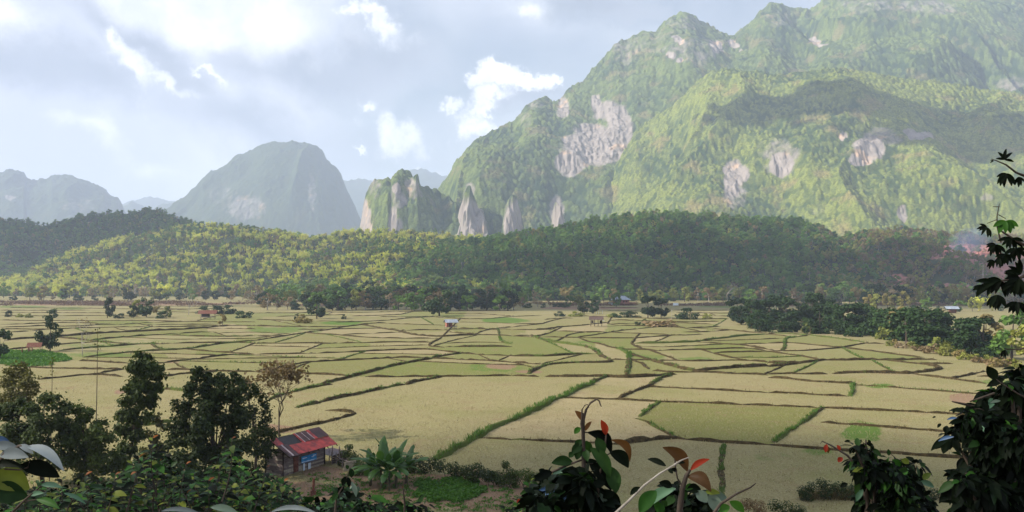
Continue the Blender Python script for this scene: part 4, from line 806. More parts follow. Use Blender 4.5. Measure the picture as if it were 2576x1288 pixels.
for a in [('bush', 135, 800, 4.2, 'round dark bush on the far left paddies', 1), ('bush', 22, 797, 3, 'small dark bush at the far left', 1), ('shrub', 50, 798, 2.2, 'olive bush near the far left edge', 1), ('shrub', 72, 799, 2.4, 'second olive bush near the far left edge', 1), ('bush', 300, 801, 3, 'dark bush between the left paddy trees', 1.1), ('bush', 410, 801, 3.4, 'bush at the foot of the left paddy clump', 1.2),
          ('bush', 545, 790, 4.5, 'dark bush behind the dark red hut', 1.3), ('bush', 580, 790, 5, 'wide dark bush right of the dark red hut', 1.4), ('bush', 612, 800, 4.4, 'low dark bush right of the wide one', 1.2), ('bush', 515, 788, 4, 'bush left behind the dark red hut', 1.2), ('bush', 1735, 803, 5.4, 'rounded dark bush right of the spreading pair', 1.35), ('shrub', 760, 813, 3.6, 'brown green heap of scrub left of the round tree', 1.3), ('bush', 747, 805, 3, 'small pointed bush above the scrub heap', .8),
          ('bush', 866, 803, 2.4, 'small dark bush right of the round trunk tree', .7), ('dryshrub', 1660, 821, 3.2, 'brown mound of scrub behind the low fence', 2.0), ('bush', 1604, 819, 2.0, 'first of three dark shrubs at the brown mound', .8), ('bush', 1622, 818, 2.4, 'second of three dark shrubs at the brown mound', .8), ('bush', 1645, 819, 2.0, 'third dark shrub, touching the brown mound', .9),
          ('bush', 1560, 799, 3.2, 'low hedge bush before the tin roofed house', 1.6), ('bush', 1585, 799, 3.2, 'low hedge bush left of the spreading tree', 1.6), ('shrub', 1780, 802, 2.6, 'olive bush right of the rounded dark bush', 1.2), ('shrub', 1540, 798, 2.4, 'olive bush left in the low hedge', 1.4), ('bush', 1405, 796, 2.6, 'dark low bush left of the two round trees', 1.5), ('shrub', 1450, 796, 3.0, 'olive bush under the two round trees', 1.6)]:
    k, px, py, h, lab, wd = a; tree(k, gnd(px, py), h, lab, 'bush', wide=wd)
# dry scrub strip behind the far fields
n = 5200; rg = np.random.default_rng(44); px = np.concatenate([rg.random(3000)*1000-40, 1300+rg.random(2200)*1280]); py = np.concatenate([758+rg.random(3000)*11, 762+rg.random(2200)*8]); Y = H*F/(py-HZ); keep = vn(px/60, py/4, 4) > .38
P = np.stack([(px-CX)/F*Y, Y, .5+0*Y], -1)[keep]; P = np.repeat(P, 8, 0)+rg.normal(0, 1, (len(P)*8, 3))*[2.6, 2.6, .5]; ms = MB(); leaf_quads(ms, P, .9+.5*rg.random(len(P)), rg)
M['scrub'] = leafmat('scrub_red_brown', (.07, .035, .022), (.19, .11, .06), tr=.15); S(ms.build('dry_scrub', M['scrub']), 'stuff')
# ------------------------------------------------------------------ trees of the near slope, placed by their leafy clumps
def near_tree(label, Y, base, clumps, n, leaf, m_, trunk=.16, name='tree', droop=.3, elong=1.0, seed=1, bark=None, depth=1.0, cat='tree', shell=.55):
    """clumps: (px, py, r px) ; crown built round the same depth with clumps pushed to and fro"""
    rg = np.random.default_rng(seed); b0 = gnd(*base); k = Y/F; bl = []
    for (px, py, r) in clumps:
        dy = rg.normal(0, .45)*r*k*depth*1.6; p = at(px, py, Y+dy); bl.append((p.x-b0.x, p.y-b0.y, p.z-b0.z, r*k, .9))
    big = bl; bl = []
    for (x, y, z, r, q) in big:                        # break each clump into smaller sprays
        for _ in range(6): v_ = rg.normal(0, 1, 3); v_ /= np.linalg.norm(v_); r2 = r*(.34+.22*rg.random()); bl.append((x+v_[0]*(r-r2*.6), y+v_[1]*(r-r2*.6), z+v_[2]*(r-r2*.6), r2, .8))
        bl.append((x, y, z, r*.6, .9))
    o = thing(name, label, cat, b0)
    P, d, kk = blob_points(bl, n, rg, shell); fl = rg.random(n) < .22; P[fl] += rg.normal(0, .5*leaf+.12, (int(fl.sum()), 3)); bl = big; cm = MB(); leaf_quads(cm, P, leaf*(.6+.7*rg.random(n)), rg, out=d, droop=droop, elong=elong, tint=clump_tint(P, kk, rg))
    cm.build('crown', m_, o)
    tm = MB(); top = Vector(max(bl, key=lambda b: b[2])[:3]); mid = Vector(np.mean([b[:3] for b in bl], axis=0))
    tm.tube([(0, 0, -.4), tuple(mid*.5), tuple(mid*.5+top*.35), tuple(top)], [trunk*1.2, trunk, trunk*.6, trunk*.15], 7)
    for b in bl:
        e = Vector(b[:3]); s0 = mid*(.35+.3*rg.random()); tm.tube([s0, (s0+e)/2+Vector((0, 0, -.15)), e], [trunk*.4, trunk*.25, trunk*.08], 5)
    tm.build('trunk', bark or M['bark'], o); return o
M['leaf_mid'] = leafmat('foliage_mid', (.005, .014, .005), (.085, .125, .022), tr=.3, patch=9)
M['leaf_yel'] = leafmat('foliage_yellowed', (.030, .036, .010), (.15, .145, .035), tr=.35, patch=9)
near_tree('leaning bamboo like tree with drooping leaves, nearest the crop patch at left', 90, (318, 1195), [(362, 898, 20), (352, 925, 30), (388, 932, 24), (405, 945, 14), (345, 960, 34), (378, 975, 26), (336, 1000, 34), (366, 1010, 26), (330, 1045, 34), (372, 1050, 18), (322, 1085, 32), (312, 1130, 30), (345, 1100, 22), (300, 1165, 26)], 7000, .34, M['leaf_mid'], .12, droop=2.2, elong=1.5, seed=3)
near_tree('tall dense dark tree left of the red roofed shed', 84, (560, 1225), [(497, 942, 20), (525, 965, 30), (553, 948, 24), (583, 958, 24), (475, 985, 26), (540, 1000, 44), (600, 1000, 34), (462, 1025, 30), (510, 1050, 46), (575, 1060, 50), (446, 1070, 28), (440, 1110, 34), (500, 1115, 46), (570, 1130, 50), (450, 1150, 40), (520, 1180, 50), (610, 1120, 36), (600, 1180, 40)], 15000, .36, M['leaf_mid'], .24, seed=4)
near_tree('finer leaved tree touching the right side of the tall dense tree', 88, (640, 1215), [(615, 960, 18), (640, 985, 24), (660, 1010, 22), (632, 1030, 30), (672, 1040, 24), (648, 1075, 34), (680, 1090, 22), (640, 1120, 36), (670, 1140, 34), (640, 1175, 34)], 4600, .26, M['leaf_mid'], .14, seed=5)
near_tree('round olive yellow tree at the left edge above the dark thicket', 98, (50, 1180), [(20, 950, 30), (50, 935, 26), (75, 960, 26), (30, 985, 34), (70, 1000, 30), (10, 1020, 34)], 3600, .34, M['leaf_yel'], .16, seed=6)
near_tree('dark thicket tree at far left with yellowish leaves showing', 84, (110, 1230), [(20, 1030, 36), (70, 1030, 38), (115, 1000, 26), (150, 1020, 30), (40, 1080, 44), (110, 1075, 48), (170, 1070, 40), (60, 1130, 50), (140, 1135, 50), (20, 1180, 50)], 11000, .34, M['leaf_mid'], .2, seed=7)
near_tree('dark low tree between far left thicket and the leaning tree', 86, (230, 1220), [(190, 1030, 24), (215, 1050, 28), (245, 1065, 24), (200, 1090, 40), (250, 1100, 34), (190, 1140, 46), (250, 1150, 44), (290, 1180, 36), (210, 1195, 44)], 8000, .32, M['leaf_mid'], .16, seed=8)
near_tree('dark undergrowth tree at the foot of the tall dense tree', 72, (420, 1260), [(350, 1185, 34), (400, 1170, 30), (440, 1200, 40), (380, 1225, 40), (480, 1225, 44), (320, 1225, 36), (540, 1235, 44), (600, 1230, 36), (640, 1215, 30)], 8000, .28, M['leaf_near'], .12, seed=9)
near_tree('yellow green bush before the field between leaning and dense tree', 96, (395, 1165), [(395, 1050, 14), (405, 1070, 16), (385, 1095, 20), (400, 1120, 22), (375, 1140, 24)], 1500, .30, M['leaf_yel'], .06, seed=10, name='bush', cat='bush')
def bare_near(label, base, h, seed, lean=(0, 0)):
    cr, tr = kind_bare(seed, h=h, leaves=760, depth=5, r0=.15, spread=.60, l0=.17, q=.70); o = thing('bare_tree', label, 'tree', gnd(*base)); tr.build('trunk', M['bark'], o); cr.build('crown', M['leaf_brown'], o); return o
bare_near('half leafless branching tree rising behind the red roofed shed', (702, 1098), 17.5, 207)
for (px0, y0, py1, Y, lab) in [(246, 826, 1045, 92, 'tall thin bare pole standing in the left thicket'), (132, 905, 1010, 88, 'short thin bare pole at the left thicket')]:
    a = at(px0, y0, Y); b = at(px0-8, py1, Y); b.z = 0; o = thing('bamboo_pole', lab, 'pole', b); mm = MB(); d = a-b
    mm.tube([(0, 0, -.3), tuple(d*.5+Vector((.06, 0, 0))), tuple(d)], [.06, .05, .02], 6); mm.build('stem', M['bark'], o)
    ml = MB(); rg = np.random.default_rng(int(px0)); P = np.array([tuple(d*(.85+.15*rg.random())) for _ in range(24)])+rg.normal(0, .25, (24, 3)); leaf_quads(ml, P, .25, rg, droop=1); ml.build('leaves', M['leaf_yel'], o)

# thickets along the near edge of the paddies
def thicket(label, base, clumps, n, leaf, m_, seed, group=None, name='bush'):
    rg = np.random.default_rng(seed); b0 = gnd(*base); Y = b0.y; k = Y/F; bl = []
    for (px, py, r) in clumps: p = at(px, py, Y+rg.normal(0, .4)*r*k); bl.append((p.x-b0.x, p.y-b0.y, p.z-b0.z, r*k, .9))
    o = thing(name, label, 'bush', b0, group=group); P, d, kk = blob_points(bl, n, rg, .6); P[:, 2] = np.maximum(P[:, 2], .02)
    cm = MB(); leaf_quads(cm, P, leaf*(.6+.7*rg.random(n)), rg, out=d, droop=.2, tint=clump_tint(P, kk, rg)); cm.build('foliage', m_, o)
    sm = MB()
    for b in bl: sm.tube([(rg.normal(0, .2), rg.normal(0, .2), -.1), (b[0]*.6, b[1]*.6, b[2]*.5), b[:3]], [.04, .03, .01], 4)
    sm.build('stems', M['bark'], o); return o
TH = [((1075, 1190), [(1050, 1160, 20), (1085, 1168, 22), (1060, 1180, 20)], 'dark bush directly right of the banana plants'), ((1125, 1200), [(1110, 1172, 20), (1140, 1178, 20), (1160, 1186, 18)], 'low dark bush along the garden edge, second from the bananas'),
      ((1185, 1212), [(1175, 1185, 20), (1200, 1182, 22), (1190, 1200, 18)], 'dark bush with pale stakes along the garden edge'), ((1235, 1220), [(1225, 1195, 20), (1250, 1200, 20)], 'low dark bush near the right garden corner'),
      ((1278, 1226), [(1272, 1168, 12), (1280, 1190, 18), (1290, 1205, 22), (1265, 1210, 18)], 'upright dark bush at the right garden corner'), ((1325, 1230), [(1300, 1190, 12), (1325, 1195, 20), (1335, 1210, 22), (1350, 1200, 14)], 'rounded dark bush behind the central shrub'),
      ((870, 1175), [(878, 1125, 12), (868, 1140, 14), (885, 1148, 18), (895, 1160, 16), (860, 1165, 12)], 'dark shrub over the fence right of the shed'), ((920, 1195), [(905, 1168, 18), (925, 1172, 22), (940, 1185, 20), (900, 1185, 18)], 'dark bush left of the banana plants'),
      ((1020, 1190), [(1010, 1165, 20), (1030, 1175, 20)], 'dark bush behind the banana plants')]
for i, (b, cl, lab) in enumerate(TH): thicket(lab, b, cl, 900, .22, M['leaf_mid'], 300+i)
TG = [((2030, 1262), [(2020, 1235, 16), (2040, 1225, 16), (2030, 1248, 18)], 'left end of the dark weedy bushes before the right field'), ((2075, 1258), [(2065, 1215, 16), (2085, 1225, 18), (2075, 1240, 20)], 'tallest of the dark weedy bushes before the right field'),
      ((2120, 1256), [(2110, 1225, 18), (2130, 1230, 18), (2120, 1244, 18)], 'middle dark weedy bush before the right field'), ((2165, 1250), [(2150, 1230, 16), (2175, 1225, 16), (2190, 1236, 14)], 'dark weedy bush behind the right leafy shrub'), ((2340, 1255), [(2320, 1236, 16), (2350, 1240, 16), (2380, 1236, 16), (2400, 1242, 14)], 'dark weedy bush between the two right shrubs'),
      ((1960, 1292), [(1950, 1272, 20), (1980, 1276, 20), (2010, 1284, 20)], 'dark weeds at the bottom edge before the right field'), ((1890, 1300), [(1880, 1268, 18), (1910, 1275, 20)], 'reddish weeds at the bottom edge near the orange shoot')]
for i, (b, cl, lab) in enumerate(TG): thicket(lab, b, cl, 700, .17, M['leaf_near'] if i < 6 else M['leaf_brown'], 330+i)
# weeds with upright stalks in the same strip
rg = np.random.default_rng(77); n = 1500; px = 2010+rg.random(n)*260; py = 1246+rg.random(n)*14; Y = H*F/(py-HZ); P = np.stack([(px-CX)/F*Y, Y, 0*Y], -1); w_ = MB(); blades(w_, P, .5+1.1*rg.random(n)*vn(px/16, py, 1), .05+0*px, rg.random(n), rg); S(w_.build('tall_weeds', M['grass_dry']), 'stuff')

# ------------------------------------------------------------------ garden by the shed
rg = np.random.default_rng(78)
def px_scatter(n, poly_fn, x0, x1, y0, y1):
    px = x0+(x1-x0)*rg.random(n); py = y0+(y1-y0)*rg.random(n); k_ = poly_fn(px, py); px, py = px[k_], py[k_]; Y = H*F/(py-HZ); return np.stack([(px-CX)/F*Y, Y, 0*Y+.03], -1), px, py
P, px, py = px_scatter(9000, lambda x, y: ((x-1128-.25*(1235-y))/88)**2+((y-1234)/31)**2+.25*np.sin(x*.09+y*.2) < 1, 1030, 1230, 1198, 1270)
v = MB(); hgt = .12+.30*vn(P[:, 0]/1.2, P[:, 1]/1.2, 3); P[:, 2] += hgt*rg.random(len(P)); leaf_quads(v, P, .20+.14*rg.random(len(P)), rg)
M['crop'] = leafmat('crop_green', (.03, .10, .012), (.12, .26, .03), tr=.3, patch=9); S(v.build('vegetable_patch', M['crop']), 'stuff')
P, px, py = px_scatter(420, lambda x, y: (((x-1128)/92)**2+((y-1234)/34)**2 > 1) & (x > 740+.9*(1288-y)*.3), 780, 1300, 1190, 1288)
P = np.repeat(P, 16, 0)+rg.normal(0, 1, (len(P)*16, 3))*[.20, .20, .05]; P[:, 2] = np.abs(P[:, 2])+.04
v = MB(); leaf_quads(v, P, .16+.08*rg.random(len(P)), rg); S(v.build('seedling_rows', M['crop']), 'stuff')
P, px, py = px_scatter(9000, lambda x, y: ((x-60)/125)**2+((y-902)/19)**2+.7*fbm(x/30, y/6, 3, 2) < .95, -40, 200, 882, 924)
v = MB(); P[:, 2] += .5*rg.random(len(P)); leaf_quads(v, P, .5+.25*rg.random(len(P)), rg); S(v.build('crop_patch', M['crop']), 'stuff')

# banana plants
def banana(loc, label, seed, hgt=5.0, nl=13):
    rg = np.random.default_rng(seed); o = thing('banana_plant', label, 'plant', loc, group='banana plants by the garden'); tm = MB(); hs = hgt*.34
    tm.tube([(0, 0, -.2), (.04, 0, hs*.5), (.02, .02, hs)], [.16, .13, .08], 9); tm.build('trunk', M['banana_stem'], o)
    for i in range(nl):
        a = rg.random()*6.283+i*2.4; up = rg.normal(0, .18) +.25+1.2*((i+.5)/nl)**1.3; L = hgt*(.42+.20*rg.random()); wd = .34+.12*rg.random()
        m_ = MB(); ns = 14; t = np.linspace(0, 1, ns)
        el_ = up-(1.15+.9*rg.random()-.5*up)*t**1.7; ds = L/(ns-1)
        r = np.concatenate([[0], np.cumsum(np.cos(el_[:-1])*ds)]); z = hs+np.concatenate([[0], np.cumsum(np.sin(el_[:-1])*ds)])
        c = np.stack([np.cos(a)*r, np.sin(a)*r, z], 1); side = np.array([-math.sin(a), math.cos(a), 0])
        pr = np.where(t < .16, .03, np.sin(np.pi*np.clip((t-.10)/.92, 0, 1))**.55)*wd*(1+.12*rg.normal(0, 1, ns)*(t > .2)); pr[-1] = .01
        dr = np.array([0, 0, -1.0])
        rows = [c+side*(pr*k_)[:, None]*(.92)+dr*(np.abs(k_)*pr*.45)[:, None] for k_ in (-1, -.5, 0, .5, 1)]
        V = np.stack(rows, 1).reshape(-1, 3); m_.add(V, [(q*5+j, q*5+j+1, q*5+j+6, q*5+j+5) for q in range(ns-1) for j in range(4)], rg.random())
        m_.build('leaf', M['banana_leaf'], o, smooth=True)
    return o
M['banana_stem'] = simple('banana_stem', (.02, .02, .012), (.09, .08, .04), 3, stretch=(3, 3, .5)); M['banana_leaf'] = leafmat('banana_leaf', (.018, .06, .014), (.09, .20, .035), tr=.4, patch=5, rough=.4, spec=.45)
for i, (px, py, h_, lab) in enumerate([(932, 1222, 5.2, 'banana plant at the left of the clump'), (958, 1232, 6.6, 'tallest banana plant with upright leaf, left of centre'), (978, 1234, 5.6, 'banana plant in the front middle of the clump'), (996, 1228, 6.0, 'banana plant right of the clump centre'), (1022, 1216, 5.0, 'banana plant at the right of the clump'), (970, 1214, 5.6, 'banana plant at the back of the clump')]): banana(gnd(px, py), lab, 400+i, h_)

# ------------------------------------------------------------------ the red roofed shed
def metal(name, c0, c1, scale=1.2, rough=.5): return simple(name, c0, c1, scale, rough, spec=.4, bd=.01)
M['roof_red'] = metal('roof_red_rusty', (.13, .018, .016), (.42, .045, .035), 1.6); M['roof_dark'] = metal('roof_dark_rusty', (.030, .014, .014), (.085, .030, .028)); M['roof_pale'] = metal('roof_pale_streak', (.25, .18, .18), (.45, .38, .38)); M['gap_shade'] = metal('roof_gap_shade', (.006, .005, .005), (.02, .015, .014)); M['tin'] = metal('roof_tin', (.20, .235, .28), (.34, .38, .44), 1.0, .45); M['thatch'] = simple('roof_thatch', (.045, .028, .022), (.13, .085, .07), 5)
M['plank'] = simple('wall_planks', (.11, .080, .080), (.26, .215, .20), 3, stretch=(.5, .5, 3)); M['plank_pale'] = simple('wall_planks_pale', (.26, .22, .17), (.46, .41, .33), 4); M['banner'] = simple('banner_blue', (.03, .20, .50), (.07, .36, .70), 1.5); M['banner_white'] = simple('banner_white', (.55, .65, .75), (.72, .78, .82), 3); M['rust'] = simple('door_rust', (.09, .03, .02), (.20, .08, .05), 3); M['brick'] = simple('wall_red_brick', (.22, .08, .055), (.38, .16, .11), 6)
P0 = gnd(711.5, 1198.5); P1 = gnd(823, 1166); dl = (P1-P0).normalized(); ang = math.atan2(dl.y, dl.x); Ls = (P1-P0).length*.93
shed = thing('shed', 'weathered plank shed with a rusty red metal roof at the field edge', 'shed', P0, ang)   # x along the long wall, -y towards the garden
Wd = 2.6; rg = np.random.default_rng(9)
def wall_planks(nm, x0, x1, y, z1, along='x', top=None, parent=shed):
    m_ = MB(); z = 0.0; i = 0
    while z < z1:
        hgt = .19+.04*rg.random(); zz = z+hgt/2; xs = sorted([x0, x1]+[x0+(x1-x0)*rg.random() for _ in range(2)])
        for a, b in zip(xs[:-1], xs[1:]):
            t_ = rg.random(); c = ((a+b)/2, y+rg.normal(0, .008), zz) if along == 'x' else (y+rg.normal(0, .008), (a+b)/2, zz)
            m_.box(c, ((b-a)-.012, .03, hgt-.015) if along == 'x' else (.03, (b-a)-.012, hgt-.015), tint=t_, mi=1 if (t_ > .78 or (.5 < z < 1.0 and t_ > .5)) else 0)
        z += hgt
    return m_.build(nm, [M['plank'], M['plank_pale']], parent)
wall_planks('front_wall', 0, Ls, 0, 2.62); wall_planks('side_wall', 0.02, Wd-.02, 0.02, 2.4, 'y'); wall_planks('side_wall', 0.02, Wd-.02, Ls-.02, 2.4, 'y'); wall_planks('back_wall', 0, Ls, Wd, 2.4)
m_ = MB()
for x, y in ((0, 0), (Ls, 0), (0, Wd), (Ls, Wd), (Ls*.5, Wd)): m_.box((x, y-.05 if y == 0 else y+.05, 1.3), (.12, .12, 2.7))
m_.build('posts', M['wood_dark'], shed)
zr_, ze = 4.15, 2.50; y0, yr, y1 = -1.75, Wd/2, Wd+1.1
def roof_slope(nm, ya, za, yb, zb, mats, pattern):      # corrugated sheets laid side by side from ridge (ya) to eave (yb)
    for i, (xa, xb, fa, fb, mk) in enumerate(pattern):
        m_ = MB(); nx = max(4, int((xb-xa)/.07)); xs = np.linspace(xa, xb, nx); ys = np.linspace(fa, fb, 6); V = []
        nrm = np.array([0, (za-zb), (yb-ya)]) * (1 if yb > ya else -1); nrm = nrm/np.linalg.norm(nrm); nrm = nrm if nrm[2] > 0 else -nrm
        lift = .012*i
        for s_ in (0, .012):
            for x in xs:
                for f_ in ys: V.append(np.array([x, ya+(yb-ya)*f_, za+(zb-za)*f_])+nrm*(.018*math.sin(x*2*math.pi/.18)+s_+lift+.02*math.sin(x*1.3+f_*2)))
        n6 = 6; tot = nx*n6; Fc = []
        for a in range(nx-1):
            for b in range(5):
                q = a*n6+b; Fc += [(q, q+1, q+n6+1, q+n6), (tot+q, tot+q+n6, tot+q+n6+1, tot+q+1)]
        m_.add(V, Fc, .5); m_.build(nm, M[mk], shed, smooth=True)
X0, X1 = -.75, Ls+.45
roof_slope('roof_sheet', yr, zr_, y0, ze, None, [(X0+.9, X0+3.7, .02, .48, 'gap_shade'), (X0, X0+1.0, 0, .40, 'roof_red'), (X0, X0+.55, .40, 1.0, 'roof_dark'), (X0+.5, X0+.75, .38, 1.0, 'roof_pale'), (X0+.72, X0+1.5, .42, 1.03, 'roof_dark'), (X0+1.45, X1-.05, .50, 1.0, 'roof_red'), (X0+3.6, X0+3.85, 0, .55, 'roof_red'), (X0+3.85, X0+4.0, 0, .53, 'roof_pale'), (X0+4.0, X0+4.75, 0, .52, 'roof_dark'), (X0+4.72, X0+4.85, .05, .50, 'roof_pale'), (X0+4.85, X0+5.5, 0, .53, 'roof_dark'), (X0+5.45, X0+5.6, .1, .5, 'roof_pale'), (X0+5.6, X0+6.1, 0, .52, 'roof_red'), (X0+6.08, X1, 0, .52, 'roof_dark')])  # black sheet stands in for the shaded interior behind the roof gap
roof_slope('roof_sheet', yr+.02, zr_-.01, y1, 2.75, None, [(X0, X1, 0, 1, 'roof_dark')])
m_ = MB()
for f_ in (.08, .5, .93): m_.box(((X0+X1)/2, yr+(y0-yr)*f_, zr_+(ze-zr_)*f_-.08), (X1-X0, .07, .07))
for x in np.linspace(X0+.1, X1-.1, 6): m_.box((x, (yr+y0)/2, (zr_+ze)/2-.15), (.06, math.hypot(yr-y0, zr_-ze), .07), rx=math.atan2(zr_-ze, yr-y0))
m_.build('rafters', M['wood_dark'], shed)
m_ = MB(); m_.box((2.0, -.05, .95), (.8, .04, 1.75)); dr_ = m_.build('door', M['rust'], shed); m_ = MB(); m_.box((2.3, -.09, .95), (.05, .05, .12)); m_.build('handle', M['wood_dark'], dr_)
m_ = MB(); m_.box((4.0, -.16, 1.30), (2.5, .02, .78)); bn = m_.build('banner', M['banner'], shed)
m_ = MB(); m_.box((3.9, -.175, 1.02), (2.3, .008, .07)).box((4.9, -.175, 1.48), (.5, .008, .10)).box((4.6, -.175, 1.36), (.4, .008, .06)).box((3.3, -.175, 1.44), (.7, .008, .08)); m_.build('banner_stripe', M['banner_white'], bn)
m_ = MB(); m_.box((3.2, -.13, .42), (.28, .03, .8)).box((4.1, -.13, .36), (.42, .03, .7)); m_.build('leaning_board', M['banner_white'], shed)
# pig pen and fence to the right of the shed
ex = Vector((dl.x, dl.y, 0)); pen = thing('livestock_pen', 'low dark plank pen built against the right end of the shed', 'pen', P0+ex*(Ls+.3), ang); m_ = MB(); r9 = np.random.default_rng(2)
for k_ in range(4): m_.box((1.4, -1.0, .2+.26*k_), (2.8, .03, .2), tint=r9.random())
for k_ in range(4): m_.box((2.8, .2, .2+.26*k_), (.03, 2.4, .2))
m_.build('boards', M['wood_dark'], pen); m_ = MB()
for x, y in ((0, -1), (1.4, -1), (2.8, -1), (2.8, .3), (2.8, 1.4)): m_.box((x, y+.06, .75), (.1, .1, 1.6))
m_.build('posts', M['wood'], pen); m_ = MB(); m_.box((1.3, .3, 1.18), (2.9, 2.4, .04), rx=.10); m_.build('roof_sheet', M['roof_dark'], pen)
fe = thing('fence', 'ragged fence of crooked stakes and boards right of the shed', 'fence', gnd(842, 1176)); mp = MB(); mbd = MB()
for i, (px, py, hh) in enumerate([(828, 1162, 1.6), (836, 1165, 1.9), (846, 1168, 1.5), (853, 1172, 2.3), (861, 1176, 1.7), (872, 1180, 1.3), (884, 1183, 1.2)]):
    q = gnd(px, py)-gnd(842, 1176); mp.tube([(q.x, q.y, -.2), (q.x+.05, q.y, hh*.6), (q.x+.12*math.sin(i*3), q.y, hh)], [.06, .05, .04], 5)
    if i: mbd.box(((q.x+lq.x)/2, (q.y+lq.y)/2, .55+.1*(i % 2)), ((q-lq).length, .03, .14), math.atan2(q.y-lq.y, q.x-lq.x)); mbd.box(((q.x+lq.x)/2, (q.y+lq.y)/2, .95), ((q-lq).length, .03, .12), math.atan2(q.y-lq.y, q.x-lq.x))
    lq = q
mp.build('stakes', M['wood'], fe); mbd.build('boards', M['wood'], fe)
pb = thing('board', 'pale plank panel leaning by the dark shrub', 'board', gnd(880, 1187)); m_ = MB(); m_.box((0, 0, .7), (1.5, .05, 1.1), .75, rx=.25); m_.build('panel', M['plank_pale'], pb)
sp_ = thing('post', 'thick rusty brown post standing in the garden soil', 'post', gnd(788, 1246)); m_ = MB(); m_.tube([(0, 0, -.2), (.03, 0, .8), (.06, 0, 1.75)], [.17, .14, .12], 8); m_.build('shaft', M['rust'], sp_); m_ = MB(); m_.box((0, 0, .25), (.5, .34, .5), .4); m_.build('base_block', M['rust'], sp_)

# ------------------------------------------------------------------ field huts and houses
def stilts(o, w_, d, zf, ztop, n=3, m_='wood_dark', r=.07):
    for i in range(n):
        for sgn in (-1, 1): q = MB(); q.tube([(-w_/2+w_*i/(n-1), sgn*d/2, -.2), (-w_/2+w_*i/(n-1)+.03, sgn*d/2, ztop)], r, 6); q.build('post', M[m_], o)
def gable(o, w_, d, ze_, zr2, ov, mk, nm='roof', along='x', th=.07):
    for sgn in (-1, 1):
        m_ = MB(); hw, hd = (w_/2+ov, d/2+ov)
        A = np.array([(-hw, 0, zr2), (hw, 0, zr2), (hw, sgn*hd, ze_), (-hw, sgn*hd, ze_)], float); Bv = A+np.array([0, 0, th])
        if along == 'y': A = A[:, [1, 0, 2]]; Bv = Bv[:, [1, 0, 2]]
        m_.add(np.concatenate([A, Bv]), [(0, 1, 2, 3), (4, 7, 6, 5), (0, 4, 5, 1), (1, 5, 6, 2), (2, 6, 7, 3), (3, 7, 4, 0)]); m_.build(nm, M[mk if isinstance(mk, str) else mk[0 if sgn < 0 else 1]], o)
h1 = thing('field_hut', 'stilted plank hut with a pale blue grey tin roof in the paddies', 'hut', gnd(1134, 829), .38)
stilts(h1, 4.6, 3.0, 1.2, 3.2); m_ = MB(); m_.box((0, 0, 1.25), (5.0, 3.3, .14)); m_.build('floor', M['wood'], h1); m_ = MB(); m_.box((-.9, 0, 2.3), (2.5, 2.7, 1.95)); w9 = m_.build('wall', M['brick'], h1); m_ = MB(); m_.box((-.9, -1.37, 2.1), (.7, .05, 1.5)); m_.build('door', M['wood_dark'], w9)
gable(h1, 5.0, 3.4, 3.15, 4.5, .5, ('tin', 'tin')); m_ = MB(); m_.box((1.6, -1.5, 1.8), (1.8, .06, .1)).box((1.6, -1.5, 1.5), (1.8, .06, .1)); m_.build('railing', M['wood'], h1)
h2_ = thing('field_hut', 'open thatched hut on posts with white cloth on its right side', 'hut', gnd(1500, 821), -.15)
stilts(h2_, 5.2, 3.0, 1.2, 3.4, 4); m_ = MB(); m_.box((0, 0, 1.5), (5.3, 3.1, .14)); m_.build('floor', M['wood_dark'], h2_); gable(h2_, 5.4, 3.2, 3.2, 4.7, .7, 'thatch')
m_ = MB(); m_.box((2.9, -.6, 3.1), (2.2, 2.6, .05), ry=.45); m_.build('cloth', M['banner_white'], h2_); m_ = MB(); m_.box((2.2, 1.2, 2.0), (1.2, .06, 1.6)).box((-1.9, 1.3, 2.2), (1.0, .06, 1.2)); m_.build('wall', M['wood_dark'], h2_)
hs = thing('house', 'red brick house with a pale hipped tin roof at the foot of the dark hill', 'house', gnd(1562, 768), .1)
m_ = MB(); m_.box((0, 0, 3.1), (12, 7.4, 3.6)); wl = m_.build('wall', M['brick'], hs)
for x in (-4.2, -1.4, 1.6, 4.3):
    m_ = MB(); m_.box((x, -3.74, 3.3), (1.2, .08, 1.3)); wn = m_.build('window', M['wood_dark'], wl)
m_ = MB(); hv = [(-8, -5.4, 4.9), (8, -5.4, 4.9), (8, 5.4, 4.9), (-8, 5.4, 4.9), (-3.2, 0, 8.4), (3.2, 0, 8.4)]; m_.add(hv, [(0, 1, 5, 4), (2, 3, 4, 5)]); m_.add(hv, [(1, 2, 5), (3, 0, 4)]); m_.add(hv, [(0, 3, 2, 1)]); m_.build('roof', M['tin'], hs)
stilts(hs, 13, 8.2, 1, 4.9, 4, 'brick', .18); m_ = MB(); m_.box((0, -4.6, 1.2), (13, 2.0, .2)).box((0, -5.5, 1.7), (13, .1, .9)); m_.build('veranda', M['rust'], hs); m_ = MB(); m_.box((0, 0, .6), (12.6, 7.8, 1.2)); m_.build('base', M['rust'], hs)
sh2 = thing('shelter', 'small pale roofed lean to left of the tin roofed house', 'shelter', gnd(1537, 768)); stilts(sh2, 4, 3, 0, 2.4, 2); m_ = MB(); m_.box((0, 0, 2.6), (5, 4, .12), rx=-.12); m_.build('roof', M['tin'], sh2); m_ = MB(); m_.box((0, 1.4, 1.2), (3.8, .1, 2.0)); m_.build('wall', M['banner_white'], sh2)
for i, (px, L_, lab) in enumerate([(1578, 7, 'low reddish shed roof right of the tin roofed house'), (1592, 5, 'smallest low shed at the right end of the farmyard')]):
    o = thing('shed', lab, 'shed', gnd(px, 769)); stilts(o, L_*.8, 3, 0, 1.9, 2); gable(o, L_, 3, 1.8, 2.8, .3, 'rust')
